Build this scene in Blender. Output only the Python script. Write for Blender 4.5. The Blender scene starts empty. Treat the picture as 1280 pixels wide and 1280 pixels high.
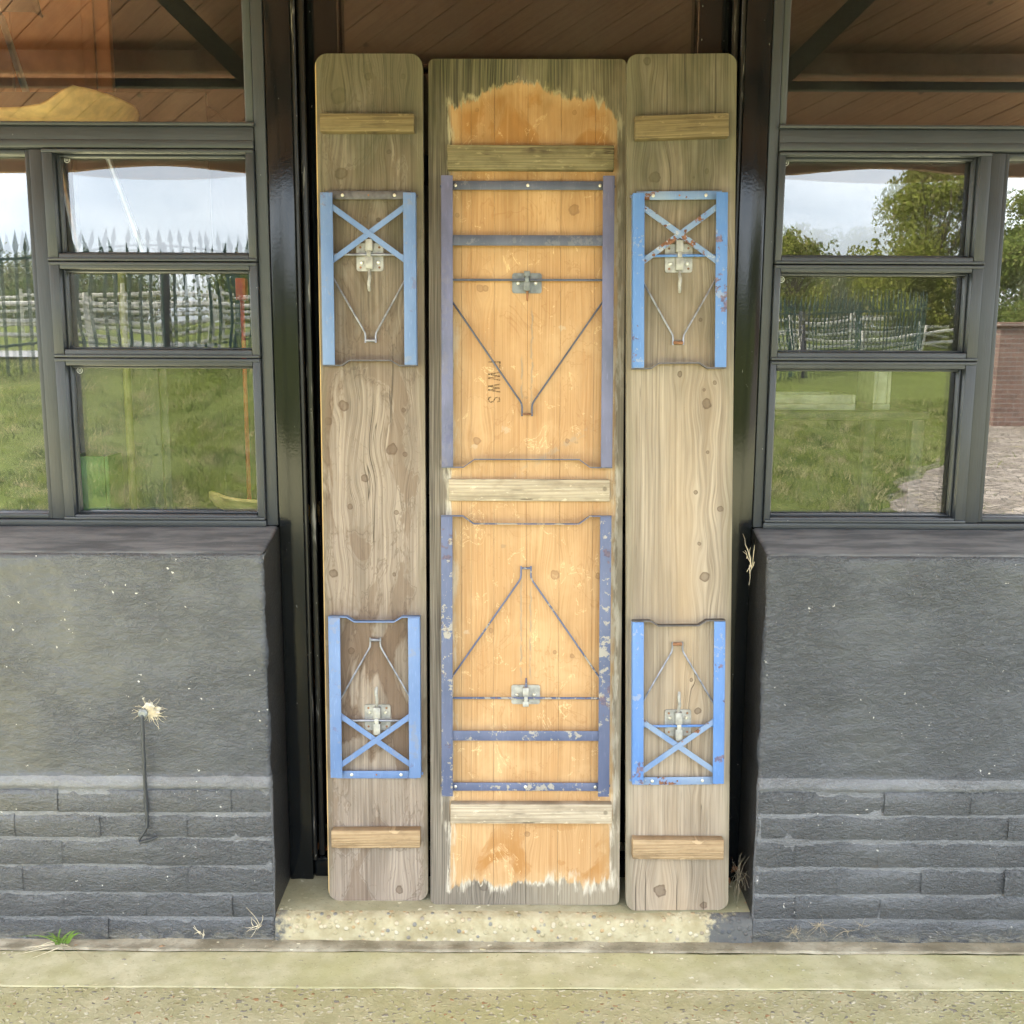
import bpy, bmesh, math, random
import numpy as np
from mathutils import Vector, Matrix, noise as mnoise
random.seed(7); rng = np.random.default_rng(7)
SC = bpy.context.scene
COL = SC.collection
R = math.radians

# ------------------------------------------------------------------ camera
cam_d = bpy.data.cameras.new('camera')
cam = bpy.data.objects.new('camera', cam_d); COL.objects.link(cam)
cam_d.sensor_fit = 'HORIZONTAL'; cam_d.sensor_width = 36.0
cam_d.lens = 36.0 * 1281.0 / 1280.0
cam_d.clip_start = 0.05; cam_d.clip_end = 600
cam.location = (0, 0, 1.509)
cam.matrix_world = Matrix.Translation((0, 0, 1.509)) @ Matrix.Rotation(R(90 - 8.99), 4, 'X') @ Matrix.Rotation(R(0.25), 4, 'Z')
SC.camera = cam

# ------------------------------------------------------------------ world, sun, exposure
SUN_EL, SUN_AZ = 46.0, -70.0            # degrees; azimuth measured from +Y towards +X
world = bpy.data.worlds.new('World'); SC.world = world; world.use_nodes = True
wt = world.node_tree; wt.nodes.clear()
wo = wt.nodes.new('ShaderNodeOutputWorld'); bg = wt.nodes.new('ShaderNodeBackground')
sky = wt.nodes.new('ShaderNodeTexSky'); sky.sky_type = 'NISHITA'; sky.sun_disc = False
sky.sun_elevation = R(SUN_EL); sky.sun_rotation = R(SUN_AZ)
tc = wt.nodes.new('ShaderNodeTexCoord'); mp = wt.nodes.new('ShaderNodeMapping')
mp.inputs['Scale'].default_value = (1.6, 1.6, 4.6); mp.inputs['Location'].default_value = (3.1, 0.4, 0.2)
nz = wt.nodes.new('ShaderNodeTexNoise'); nz.inputs['Scale'].default_value = 1.7; nz.inputs['Detail'].default_value = 7; nz.inputs['Roughness'].default_value = 0.52
rp = wt.nodes.new('ShaderNodeValToRGB')
rp.color_ramp.elements[0].position = 0.34; rp.color_ramp.elements[0].color = (2.5, 2.9, 3.5, 1)
rp.color_ramp.elements[1].position = 0.66; rp.color_ramp.elements[1].color = (6.0, 6.15, 6.3, 1)
mx = wt.nodes.new('ShaderNodeMix'); mx.data_type = 'RGBA'; mx.inputs[0].default_value = 0.85
L = wt.links.new
L(tc.outputs['Generated'], mp.inputs['Vector']); L(mp.outputs[0], nz.inputs['Vector']); L(nz.outputs['Fac'], rp.inputs['Fac'])
L(sky.outputs[0], mx.inputs[6]); L(rp.outputs[0], mx.inputs[7]); L(mx.outputs[2], bg.inputs['Color'])
bg.inputs['Strength'].default_value = 0.15
L(bg.outputs[0], wo.inputs['Surface'])

sun_d = bpy.data.lights.new('sun', 'SUN'); sun_d.energy = 4.2; sun_d.angle = R(12); sun_d.color = (1.0, 0.95, 0.87)
sun = bpy.data.objects.new('sun', sun_d); COL.objects.link(sun)
sdir = Vector((math.sin(R(SUN_AZ)) * math.cos(R(SUN_EL)), math.cos(R(SUN_AZ)) * math.cos(R(SUN_EL)), math.sin(R(SUN_EL))))
sun.rotation_euler = sdir.to_track_quat('Z', 'Y').to_euler()
sun.location = (-8, 6, 12)
SC.view_settings.view_transform = 'Standard'; SC.view_settings.look = 'None'
SC.view_settings.exposure = 3.22; SC.view_settings.gamma = 1.0; SC.view_settings.use_curve_mapping = False
SC.render.engine = 'CYCLES'
SC.cycles.max_bounces = 7; SC.cycles.diffuse_bounces = 3; SC.cycles.transparent_max_bounces = 12; SC.cycles.glossy_bounces = 4

# ------------------------------------------------------------------ node helper with operators
class S:
    def __init__(s, t, o): s.t, s.o = t, o
    def _m(s, op, *a, clamp=False):
        n = s.t.tree.nodes.new('ShaderNodeMath'); n.operation = op; n.use_clamp = clamp
        for i, x in enumerate((s,) + a): s.t.put(n.inputs[i], x)
        return S(s.t, n.outputs[0])
    def __add__(s, b): return s._m('ADD', b)
    __radd__ = __add__
    def __sub__(s, b): return s._m('SUBTRACT', b)
    def __rsub__(s, b): return s.t.val(b)._m('SUBTRACT', s)
    def __mul__(s, b): return s._m('MULTIPLY', b)
    __rmul__ = __mul__
    def __truediv__(s, b): return s._m('DIVIDE', b)
    def pow(s, b): return s._m('POWER', b)
    def abs(s): return s._m('ABSOLUTE')
    def sin(s): return s._m('SINE')
    def exp(s): return s._m('EXPONENT')
    def min(s, b): return s._m('MINIMUM', b)
    def max(s, b): return s._m('MAXIMUM', b)
    def clamp(s): return s._m('ADD', 0.0, clamp=True)
    def ss(s, a, b):                       # smooth step from a to b (b may be below a)
        n = s.t.tree.nodes.new('ShaderNodeMapRange'); n.interpolation_type = 'SMOOTHSTEP'
        lo, hi, o0, o1 = (a, b, 0, 1) if a < b else (b, a, 1, 0)
        s.t.put(n.inputs[0], s)
        for i, x in zip((1, 2, 3, 4), (lo, hi, o0, o1)): n.inputs[i].default_value = x
        return S(s.t, n.outputs[0])

class T:
    def __init__(s, name):
        s.m = bpy.data.materials.new(name); s.m.use_nodes = True; s.tree = s.m.node_tree
        s.tree.nodes.clear(); s.out = s.tree.nodes.new('ShaderNodeOutputMaterial')
    def put(s, sock, x):
        if isinstance(x, S): s.tree.links.new(x.o, sock)
        elif isinstance(x, tuple) and sock.type == 'RGBA': sock.default_value = (*x[:3], 1)
        else: sock.default_value = x
    def val(s, x):
        n = s.tree.nodes.new('ShaderNodeValue'); n.outputs[0].default_value = x; return S(s, n.outputs[0])
    def co(s, kind='Object'):
        n = s.tree.nodes.new('ShaderNodeTexCoord'); return S(s, n.outputs[kind])
    def sep(s, v):
        n = s.tree.nodes.new('ShaderNodeSeparateXYZ'); s.put(n.inputs[0], v); return [S(s, n.outputs[i]) for i in range(3)]
    def vec(s, x, y, z):
        n = s.tree.nodes.new('ShaderNodeCombineXYZ')
        for i, q in enumerate((x, y, z)): s.put(n.inputs[i], q)
        return S(s, n.outputs[0])
    def noise(s, v, scale, detail=3, rough=0.5, dist=0.0):
        n = s.tree.nodes.new('ShaderNodeTexNoise'); s.put(n.inputs['Vector'], v)
        n.inputs['Scale'].default_value = scale; n.inputs['Detail'].default_value = detail
        n.inputs['Roughness'].default_value = rough; n.inputs['Distortion'].default_value = dist
        return S(s, n.outputs['Fac'])
    def voro(s, v, scale, feat='F1', out='Distance', rnd=1.0):
        n = s.tree.nodes.new('ShaderNodeTexVoronoi'); n.feature = feat; s.put(n.inputs['Vector'], v)
        n.inputs['Scale'].default_value = scale; n.inputs['Randomness'].default_value = rnd
        return S(s, n.outputs[out])
    def mix(s, f, a, b, blend='MIX'):
        n = s.tree.nodes.new('ShaderNodeMix'); n.data_type = 'RGBA'; n.blend_type = blend
        s.put(n.inputs[0], f); s.put(n.inputs[6], a); s.put(n.inputs[7], b); return S(s, n.outputs[2])
    def bump(s, h, strength=1.0, dist=0.002):
        n = s.tree.nodes.new('ShaderNodeBump'); n.inputs['Strength'].default_value = strength
        n.inputs['Distance'].default_value = dist; s.put(n.inputs['Height'], h); return S(s, n.outputs[0])
    def bsdf(s, col, rough=0.6, normal=None, metal=0.0, spec=0.5, coat=0.0, sub=None):
        n = s.tree.nodes.new('ShaderNodeBsdfPrincipled')
        s.put(n.inputs['Base Color'], col); s.put(n.inputs['Roughness'], rough); s.put(n.inputs['Metallic'], metal)
        s.put(n.inputs['Specular IOR Level'], spec)
        if coat: n.inputs['Coat Weight'].default_value = coat; n.inputs['Coat Roughness'].default_value = 0.15
        if normal is not None: s.put(n.inputs['Normal'], normal)
        s.tree.links.new(n.outputs[0], s.out.inputs[0]); s.b = n
        return s.m

def simple(name, col, rough=0.6, metal=0.0, var=0.15, scale=30, bump=0.0, spec=0.5):
    t = T(name); c = t.co(); n = t.noise(c, scale, 4)
    a = tuple(x * (1 - var) for x in col); b = tuple(x * (1 + var) for x in col)
    nm = t.bump(t.noise(c, scale * 4, 4), 1.0, bump) if bump else None
    return t.bsdf(t.mix(n.ss(0.3, 0.7), a, b), rough, nm, metal, spec)

# ------------------------------------------------------------------ mesh helper
class MB:
    def __init__(s): s.v = []; s.f = []; s.mi = []
    def add(s, vs, fs, mi=0):
        o = len(s.v); s.v += [tuple(v) for v in vs]; s.f += [tuple(i + o for i in f) for f in fs]; s.mi += [mi] * len(fs); return s
    def box(s, x0, x1, y0, y1, z0, z1, b=0.0, mi=0):
        if x0 > x1: x0, x1 = x1, x0
        if y0 > y1: y0, y1 = y1, y0
        if z0 > z1: z0, z1 = z1, z0
        if b <= 0:
            vs = [(x, y, z) for x in (x0, x1) for y in (y0, y1) for z in (z0, z1)]
            return s.add(vs, [(0, 1, 3, 2), (4, 6, 7, 5), (0, 4, 5, 1), (2, 3, 7, 6), (0, 2, 6, 4), (1, 5, 7, 3)], mi)
        b = min(b, (x1 - x0) * .45, (y1 - y0) * .45, (z1 - z0) * .45)
        bm = bmesh.new(); bmesh.ops.create_cube(bm, size=1)
        for v in bm.verts:
            v.co = ((x0 + x1) / 2 + v.co.x * (x1 - x0), (y0 + y1) / 2 + v.co.y * (y1 - y0), (z0 + z1) / 2 + v.co.z * (z1 - z0))
        bmesh.ops.bevel(bm, geom=bm.edges[:], offset=b, segments=2, affect='EDGES', profile=0.5)
        bm.verts.index_update()
        s.add([v.co[:] for v in bm.verts], [[v.index for v in f.verts] for f in bm.faces], mi); bm.free(); return s
    def prism(s, poly, w0, w1, b=0.0, mi=0):
        """poly in (x, z); extruded along y from -w0 back to -w1 (w = distance out of the board)"""
        a = sum(poly[i][0] * poly[(i + 1) % len(poly)][1] - poly[(i + 1) % len(poly)][0] * poly[i][1] for i in range(len(poly)))
        if a < 0: poly = poly[::-1]
        if w0 < w1: w0, w1 = w1, w0
        bm = bmesh.new()
        fr = [bm.verts.new((p[0], -w0, p[1])) for p in poly]; bk = [bm.verts.new((p[0], -w1, p[1])) for p in poly]
        bm.faces.new(fr); bm.faces.new(bk[::-1]); n = len(poly)
        for i in range(n): bm.faces.new((fr[i], bk[i], bk[(i + 1) % n], fr[(i + 1) % n]))
        if b > 0:
            es = [e for e in bm.edges if len(e.link_faces) == 2 and e.calc_face_angle(0) > 0.6]
            bmesh.ops.bevel(bm, geom=es, offset=b, segments=1, affect='EDGES')
        bm.verts.index_update()
        s.add([v.co[:] for v in bm.verts], [[v.index for v in f.verts] for f in bm.faces], mi); bm.free(); return s
    def tube(s, pts, r, n=8, mi=0, caps=True):
        pts = [Vector(p) for p in pts]; k = len(pts); rr = r if isinstance(r, (list, tuple)) else [r] * k
        o = len(s.v); up = None; vs = []
        for i, p in enumerate(pts):
            d = (pts[min(i + 1, k - 1)] - pts[max(i - 1, 0)])
            d = d.normalized() if d.length > 1e-9 else Vector((0, 0, 1))
            if up is None: up = d.orthogonal().normalized()
            else: up = (up - d * up.dot(d)); up = up.normalized() if up.length > 1e-6 else d.orthogonal().normalized()
            w = d.cross(up)
            for j in range(n):
                a = 2 * math.pi * j / n; vs.append(p + (up * math.cos(a) + w * math.sin(a)) * rr[i])
        fs = [(i * n + j, i * n + (j + 1) % n, (i + 1) * n + (j + 1) % n, (i + 1) * n + j) for i in range(k - 1) for j in range(n)]
        if caps: fs += [tuple(range(n))[::-1], tuple((k - 1) * n + j for j in range(n))]
        return s.add(vs, fs, mi)
    def strip(s, pts, width_dir, w, th_dir, th, mi=0):
        """flat bar following pts"""
        wd = Vector(width_dir) * w / 2; td = Vector(th_dir) * th / 2; vs = []
        for p in pts:
            p = Vector(p); vs += [p - wd - td, p + wd - td, p + wd + td, p - wd + td]
        k = len(pts); fs = [(i * 4 + j, i * 4 + (j + 1) % 4, (i + 1) * 4 + (j + 1) % 4, (i + 1) * 4 + j) for i in range(k - 1) for j in range(4)]
        fs += [(3, 2, 1, 0), tuple((k - 1) * 4 + j for j in range(4))]
        return s.add(vs, fs, mi)
    def build(s, name, mat, parent=None, smooth=False, loc=None):
        me = bpy.data.meshes.new(name); me.from_pydata(s.v, [], s.f); me.update()
        for m in (mat if isinstance(mat, (list, tuple)) else [mat]): me.materials.append(m)
        if any(s.mi): me.polygons.foreach_set('material_index', s.mi)
        bm = bmesh.new(); bm.from_mesh(me); bmesh.ops.recalc_face_normals(bm, faces=bm.faces[:]); bm.to_mesh(me); bm.free()
        if smooth:
            me.polygons.foreach_set('use_smooth', [True] * len(me.polygons))
            if smooth != 'all': me.set_sharp_from_angle(angle=R(38))
        o = bpy.data.objects.new(name, me); COL.objects.link(o)
        if parent is not None: o.parent = parent
        if loc is not None: o.location = loc
        return o

def bulk(name, verts, faces_n, mat, parent=None):
    """fast mesh of many separate faces_n-gons; verts is (N, faces_n, 3)"""
    n = len(verts); me = bpy.data.meshes.new(name)
    me.vertices.add(n * faces_n); me.vertices.foreach_set('co', verts.reshape(-1).astype(np.float32))
    me.loops.add(n * faces_n); me.loops.foreach_set('vertex_index', np.arange(n * faces_n, dtype=np.int32))
    me.polygons.add(n); me.polygons.foreach_set('loop_start', np.arange(0, n * faces_n, faces_n, dtype=np.int32))
    me.update(calc_edges=True); me.validate()
    me.materials.append(mat)
    o = bpy.data.objects.new(name, me); COL.objects.link(o)
    if parent is not None: o.parent = parent
    return o

def tag(o, label, cat, group=None):
    o['label'] = label; o['category'] = cat
    if group: o['group'] = group
    return o
def struct(o): o['kind'] = 'structure'; return o
def empty(name, loc=(0, 0, 0)):
    o = bpy.data.objects.new(name, None); o.empty_display_size = 0.1; COL.objects.link(o); o.location = loc; return o

# ------------------------------------------------------------------ wood
def grain(t, U, V, seed, knots=(), freq=95.0, ripple=1.0):
    """returns (streak 0..1, ring 0..1, knot mask, height) for boards running along V"""
    wob = t.noise(t.vec(U * 5.0, V * 1.1, seed), 1.0, 2) - 0.5
    wob2 = t.noise(t.vec(U * 22.0, V * 3.2, seed + 3), 1.0, 2) - 0.5
    X = U + wob * 0.030 * ripple + wob2 * 0.006 * ripple
    km = None; kn_ = t.noise(t.vec(U * 70.0, V * 60.0, seed), 1.0, 3) - 0.5
    for (ku, kv, kr) in knots:
        du = U - ku; dv = (V - kv)
        d2 = du * du + dv * dv * 0.30
        sw = kr * 3.2
        X = X - du * (d2 * (-1.0 / (sw * sw))).exp() * 0.82
        e = (du * du + dv * dv * (0.55 + 0.5 * ((ku * 97.3) % 1)))._m('SQRT') + kn_ * (kr * 1.1)
        k = e.ss(kr * 1.10, kr * 0.85); ring = e.ss(kr * 0.45, kr * 0.95) * 0.35 + 0.62
        k = k * ring
        km = k if km is None else km.max(k)
    if km is None: km = t.val(0.0)
    pn = t.noise(t.vec(X * 17.0, V * 0.45, seed + 9), 1.0, 3)
    ring = ((X * (freq * 4.6) + pn * 46.0).sin() * 0.5 + 0.5).pow(1.8) * t.noise(t.vec(U * 24.0, V * 0.7, seed + 12), 1.0, 2).ss(0.30, 0.68)
    streak = t.noise(t.vec(X * 330.0, V * 3.5, seed + 5), 1.0, 4, 0.62)
    return streak, ring, km, X

def wood_grey(name, seed, light, dark, knots=(), stain=0.0, algae_shade=0.6, gold=0.0, tan_edge=False, ra=0.4, cracks=()):
    t = T(name); U, Y, V = t.sep(t.co())
    streak, ring, km, X = grain(t, U, V, seed, knots)
    kn_ = t.noise(t.vec(U * 150.0, V * 150.0, seed), 1.0, 2) - 0.5
    fib = t.noise(t.vec(X * 120.0, V * 1.3, seed + 41), 1.0, 4, 0.65); fib2 = t.noise(t.vec(X * 210.0, V * 6.0, seed + 43), 1.0, 3, 0.6)
    c = t.mix((streak * 0.45 + fib * 0.55).ss(0.36, 0.64), dark, light)
    c = t.mix(fib2.ss(0.60, 0.70) * 0.38, c, tuple(x * 0.42 for x in dark)); c = t.mix(fib.ss(0.62, 0.72) * 0.35, c, tuple(min(1, x * 1.25) for x in light))
    c = t.mix(ring * ra, c, tuple(x * 0.52 for x in dark))
    big = t.noise(t.vec(U * 7.0, V * 1.6, seed + 2), 1.0, 4, 0.6)
    c = t.mix(big.ss(0.38, 0.7) * 0.6, c, tuple(x * 0.62 for x in dark))
    if gold:
        g = t.noise(t.vec(U * 6.0, V * 0.9, seed + 7), 1.0, 3)
        mid = ((U * U) * -160.0).exp()
        c = t.mix((g.ss(0.3, 0.7) * mid * gold).clamp(), c, (0.45, 0.325, 0.195))
    if stain:                                    # water stains with dark tide lines
        sn = t.noise(t.vec(U * 11.0, V * 4.0, seed + 11), 1.0, 5, 0.55, 0.6)
        tide = (sn - 0.52).abs().ss(0.012, 0.0)
        inside = sn.ss(0.535, 0.56)
        zone = (V - 0.56).abs().ss(0.30, 0.16).max((V - 1.18).abs().ss(0.26, 0.10) * U.ss(0.06, -0.02)).max((V - 1.62).abs().ss(0.3, 0.1) * 0.5)
        c = t.mix(((sn.ss(0.46, 0.52) * zone * 0.72).max(inside * 0.42)) * stain, c, (0.125, 0.078, 0.048)); c = t.mix(tide * 0.45 * stain, c, (0.10, 0.07, 0.05))
        sn2 = t.noise(t.vec(U * 24.0, V * 8.0, seed + 17), 1.0, 4, 0.5, 1.0)
        c = t.mix((sn2 - 0.5).abs().ss(0.010, 0.0) * 0.30 * stain, c, (0.12, 0.085, 0.06))
    c = t.mix(km * 0.85, c, t.mix(kn_ + 0.5, (0.060, 0.040, 0.027), (0.15, 0.10, 0.065)))
    halo = t.val(0.0)
    cr = t.noise(t.vec(X * 60.0, V * 0.8, seed + 21), 1.0, 1)       # drying cracks
    crack = (cr - 0.5).abs().ss(0.006, 0.0) * t.noise(t.vec(U * 9.0, V * 1.2, seed + 23), 1.0, 2).ss(0.52, 0.62)
    c = t.mix(crack * 0.85, c, (0.04, 0.03, 0.02))
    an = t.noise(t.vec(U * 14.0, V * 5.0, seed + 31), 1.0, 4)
    al = (V + (an - 0.5) * 0.9).ss(1.30, 2.20) * algae_shade  # algae tint plus painted shade, both growing towards the board's top
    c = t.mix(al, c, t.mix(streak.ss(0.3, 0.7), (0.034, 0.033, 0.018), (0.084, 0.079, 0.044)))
    edge = U.abs() + (an - 0.5) * 0.03
    c = t.mix(edge.ss(0.105, 0.135) * 0.45, c, (0.17, 0.155, 0.10))
    sp = t.noise(t.vec(U * 300, V * 260, seed), 1.0, 2)
    c = t.mix(sp.ss(0.70, 0.78) * 0.35, c, (0.07, 0.055, 0.04))
    if tan_edge: c = t.mix(U.ss(-0.1285, -0.1300), c, (0.50, 0.34, 0.15))
    cn_ = (t.noise(t.vec(0.0, V * 9.0, seed), 1.0, 3) - 0.5) * 0.006
    for (cu, va, vb) in cracks:                     # long splits running in from the ends
        cw = (U - cu + cn_).abs()
        ck = cw.ss(0.0013, 0.0004) * V.ss(va, vb)
        c = t.mix(ck * 0.9, c, (0.03, 0.022, 0.015)); crack = crack.max(ck)
    h = streak * 0.4 + fib * 0.7 - fib2.ss(0.58, 0.70) * 0.5 - ring * 0.5 - crack * 1.5 - km * 0.4
    return t.bsdf(c, 0.78, t.bump(h, 0.7, 0.0020), spec=0.25)

def wood_table(name):
    t = T(name); U, Y, V = t.sep(t.co()); seed = 40.0
    knots = [(0.118, 1.795, 0.013), (-0.175, 1.78, 0.006), (0.118, 2.035, 0.006), (-0.126, 2.04, 0.005), (-0.118, 1.60, 0.009), (-0.105, 1.60, 0.008),
             (-0.125, 1.215, 0.010), (0.105, 1.215, 0.006), (0.075, 0.87, 0.012), (0.185, 0.868, 0.007), (-0.09, 0.725, 0.006), (0.006, 0.19, 0.008), (0.127, 0.24, 0.009), (-0.108, 0.05, 0.014), (0.12, 0.66, 0.006), (0.075, 0.67, 0.005)]
    streak, ring, km, X = grain(t, U, V, seed, knots, freq=80)
    # varnished middle
    o = t.mix(streak.ss(0.3, 0.7), (0.375, 0.212, 0.088), (0.495, 0.305, 0.142))
    o = t.mix(ring * 0.30, o, (0.36, 0.165, 0.045))
    bl = t.noise(t.vec(U * 6.0, V * 5.0, seed + 1), 1.0, 5, 0.6, 0.5)
    o = t.mix(bl.ss(0.42, 0.68) * 0.55, o, (0.56, 0.37, 0.19))
    sat = t.noise(t.vec(U * 9.0, V * 6.0, seed + 4), 1.0, 4, 0.55, 0.8)
    endz = (V - 1.05).abs().ss(0.78, 0.92)
    o = t.mix((sat.ss(0.46, 0.56) * (endz * 0.85 + 0.14)).clamp(), o, (0.36, 0.175, 0.052))
    tide = (sat - 0.5).abs().ss(0.010, 0.0)
    o = t.mix(tide * 0.35, o, (0.30, 0.14, 0.045))
    peel = t.noise(t.vec(U * 18.0, V * 13.0, seed + 6), 1.0, 5, 0.62, 1.2)
    o = t.mix((peel - 0.63).abs().ss(0.014, 0.0) * 0.55, o, (0.80, 0.60, 0.33))
    # scrape marks left by the swinging stays
    for (ua, va, vb) in ((0.013, 1.55, 1.28), (-0.012, 1.43, 1.31), (-0.012, 0.86, 0.60), (0.0125, 0.84, 0.60)):
        wv = (t.noise(t.vec(0.0, V * 45.0, ua * 99), 1.0, 3) - 0.5) * 0.012
        mk = ((U - ua) + wv).abs().ss(0.0034, 0.0012) * V.ss(vb - 0.01, vb + 0.02) * V.ss(va + 0.01, va - 0.02)
        mk = mk * t.noise(t.vec(U * 90.0, V * 40.0, 3.0), 1.0, 3).ss(0.36, 0.52)
        o = t.mix(mk * 0.75, o, (0.27, 0.215, 0.145))
    dn = t.noise(t.vec(U * 40, V * 40, seed), 1.0, 4, 0.6)
    dg = ((V - 1.145) - (U - 0.0) * 0.62).abs() + (dn - 0.5) * 0.03
    o = t.mix(dg.ss(0.014, 0.004) * (U.ss(-0.06, 0.0) * U.ss(0.19, 0.14)) * dn.ss(0.42, 0.55) * 0.55, o, (0.33, 0.26, 0.18))
    bn_ = t.noise(t.vec(U * 110, V * 110, 6.0), 1.0, 4, 0.65) - 0.5
    for (bu, bv, bs) in ((-0.152, 0.722, .012), (-0.052, 1.243, .016), (0.0, 1.325, .006), (-.132, 1.20, .012), (.128, 1.21, .006), (-.058, .945, .010), (.09, 1.50, .012)):
        bd = ((U - bu) * (U - bu) + (V - bv) * (V - bv) * 2.2)._m('SQRT') + bn_ * (bs * 2.4)
        o = t.mix(bd.ss(bs * .9, bs * .45) * 0.5, o, (0.50, 0.40, 0.28) if bs > .011 else (.24, .17, .10))
    fb_ = t.noise(t.vec(X * 110.0, V * 1.4, 71.0), 1.0, 4, 0.6); o = t.mix(fb_.ss(0.55, 0.70) * 0.35, o, (0.27, 0.14, 0.05)); o = t.mix(fb_.ss(0.42, 0.30) * 0.30, o, (0.62, 0.41, 0.20))
    o = t.mix(km * 0.62, o, (0.17, 0.085, 0.035))
    dirt = t.noise(t.vec(U * 120, V * 100, seed + 8), 1.0, 3)
    o = t.mix(dirt.ss(0.68, 0.76) * 0.5, o, (0.25, 0.16, 0.08))
    o = t.mix((streak.ss(0.66, 0.74)) * 0.45, o, (0.22, 0.12, 0.045))
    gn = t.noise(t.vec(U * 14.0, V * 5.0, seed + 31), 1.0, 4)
    al = (V + (gn - 0.5) * 0.8).ss(1.65, 2.25)  # mask for algae and painted shade over the upper end
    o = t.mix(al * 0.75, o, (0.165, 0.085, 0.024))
    # bare weathered border
    gl = t.mix(streak.ss(0.3, 0.72), (0.085, 0.07, 0.054), (0.27, 0.235, 0.185))
    gl = t.mix(ring * 0.5, gl, (0.12, 0.10, 0.075))
    gr = t.mix(streak.ss(0.3, 0.72), (0.20, 0.165, 0.115), (0.33, 0.285, 0.21))
    g = t.mix(U.ss(-0.1, 0.15), gl, gr)
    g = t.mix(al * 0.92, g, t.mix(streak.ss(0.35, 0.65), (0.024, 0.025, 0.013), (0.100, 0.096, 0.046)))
    g = t.mix(km * 0.7, g, (0.09, 0.07, 0.05))
    # signed distance to the edge of the varnish, ragged along the grain
    rag = (t.noise(t.vec(U * 95.0, V * 9.0, 2.0), 1.0, 4, 0.6) - 0.5)
    rag2 = (t.noise(t.vec(U * 9.0, V * 4.0, 6.0), 1.0, 3) - 0.5)
    dl = U + 0.196; dr = 0.230 - U
    top = 2.098 - (U.abs() * 1.0).pow(3.0) * 7.0 - V; bot = V - 0.052
    s_ = dl.min(dr) + rag * 0.020 + rag2 * 0.026
    e_ = top.min(bot) + rag * 0.042 + rag2 * 0.12 + (t.noise(t.vec(U * 40.0, V * 26.0, 12.0), 1.0, 4, 0.65) - 0.5) * 0.03
    d = s_.min(e_)
    var = d.ss(-0.002, 0.010)
    c = t.mix(var, g, t.mix(d.ss(0.008, 0.045 ) * 0.55 + 0.45, t.mix(0.5, (0.50, 0.37, 0.20), o), o))
    pw = t.noise(t.vec(U * 8.0, V * 6.0, 15.0), 1.0, 3).ss(0.30, 0.70) * 0.024 + 0.003
    pale = (1.0 - ((d + (rag * 0.03)).abs() / pw)).clamp() * t.noise(t.vec(U * 62, V * 10, 5.0), 1.0, 5, 0.65).ss(0.42, 0.56)
    c = t.mix(pale * 0.85, c, t.mix(al, (0.56, 0.51, 0.41), (0.27, 0.24, 0.12)))
    h = streak * 0.4 - ring * 0.5 - km * 0.3 + var * 0.5
    return t.bsdf(c, t.val(0.72) - var * 0.22, t.bump(h, 0.5, 0.0014), spec=0.35)

def wood_cleat(name, seed, light, dark):
    t = T(name); U, Y, V = t.sep(t.co())
    streak, ring, km, X = grain(t, V, U, seed, [(-0.06, 0.0, 0.0)] and (), freq=120, ripple=0.6)
    c = t.mix(streak.ss(0.3, 0.7), dark, light); c = t.mix(ring * 0.4, c, tuple(x * 0.5 for x in dark))
    b = t.noise(t.vec(U * 16, V * 30, seed), 1.0, 4, 0.6); c = t.mix(b.ss(0.45, 0.7) * 0.5, c, tuple(x * 0.6 for x in dark))
    b2 = t.noise(t.vec(U * 30, V * 70, seed + 4), 1.0, 4, 0.6); c = t.mix(b2.ss(0.60, 0.68) * 0.55, c, tuple(min(1, x * 1.35) for x in light))
    k = t.voro(t.vec(U * 1.0, V * 1.0, seed), 9.0); c = t.mix(k.ss(0.07, 0.03) * 0.6, c, tuple(x * 0.35 for x in dark))
    cr = (t.noise(t.vec(X * 90.0, U * 3.0, seed + 21), 1.0, 1) - 0.5).abs().ss(0.02, 0.0) * t.noise(t.vec(U * 12, V * 9, seed), 1.0, 2).ss(0.5, 0.6)
    c = t.mix(cr * 0.8, c, (0.06, 0.045, 0.03))
    return t.bsdf(c, 0.75, t.bump(streak - ring * 0.6 - cr, 0.6, 0.0016), spec=0.25)

def paint_steel(name, col, col2, seed, rust=0.3, chip=(0.45, 0.40, 0.33), rough=0.42, chip_amt=0.3, chip_t=0.615):
    t = T(name); c0 = t.co(); U, Y, V = t.sep(c0)
    v = t.vec(U + seed, Y, V)
    n = t.noise(t.vec(U * 10.0 + seed, Y * 4, V * 4.0), 1.0, 4, 0.6)
    c = t.mix(n.ss(0.32, 0.68), col, col2)
    f = t.noise(v, 120.0, 4, 0.6); st = t.noise(t.vec(U * 260.0, V * 30.0, seed), 1.0, 3)
    c = t.mix(st.ss(0.58, 0.72) * 0.35, c, tuple(min(1, x * 1.35 + .03) for x in col2))
    ch = t.noise(v, 55.0, 5, 0.68); area = t.noise(v, 8.0, 2)
    m = (ch + (area - 0.5) * 0.55).ss(chip_t, chip_t + 0.025) * chip_amt
    c = t.mix(m.clamp(), c, chip)
    r = (t.noise(v, 42.0, 5, 0.66) + (t.noise(v, 6.0, 2) - 0.5) * 0.8).ss(0.715 - rust * 0.17, 0.75 - rust * 0.17)
    c = t.mix(r * min(1, rust * 2.0), c, t.mix(f.ss(0.4, 0.6), (0.10, 0.038, 0.018), (0.21, 0.095, 0.05)))
    h = (f * 0.3) - r * 0.8 - m * 0.6
    return t.bsdf(c, t.val(rough) + r * 0.35, t.bump(h, 0.5, 0.0008), spec=0.5)

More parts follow.
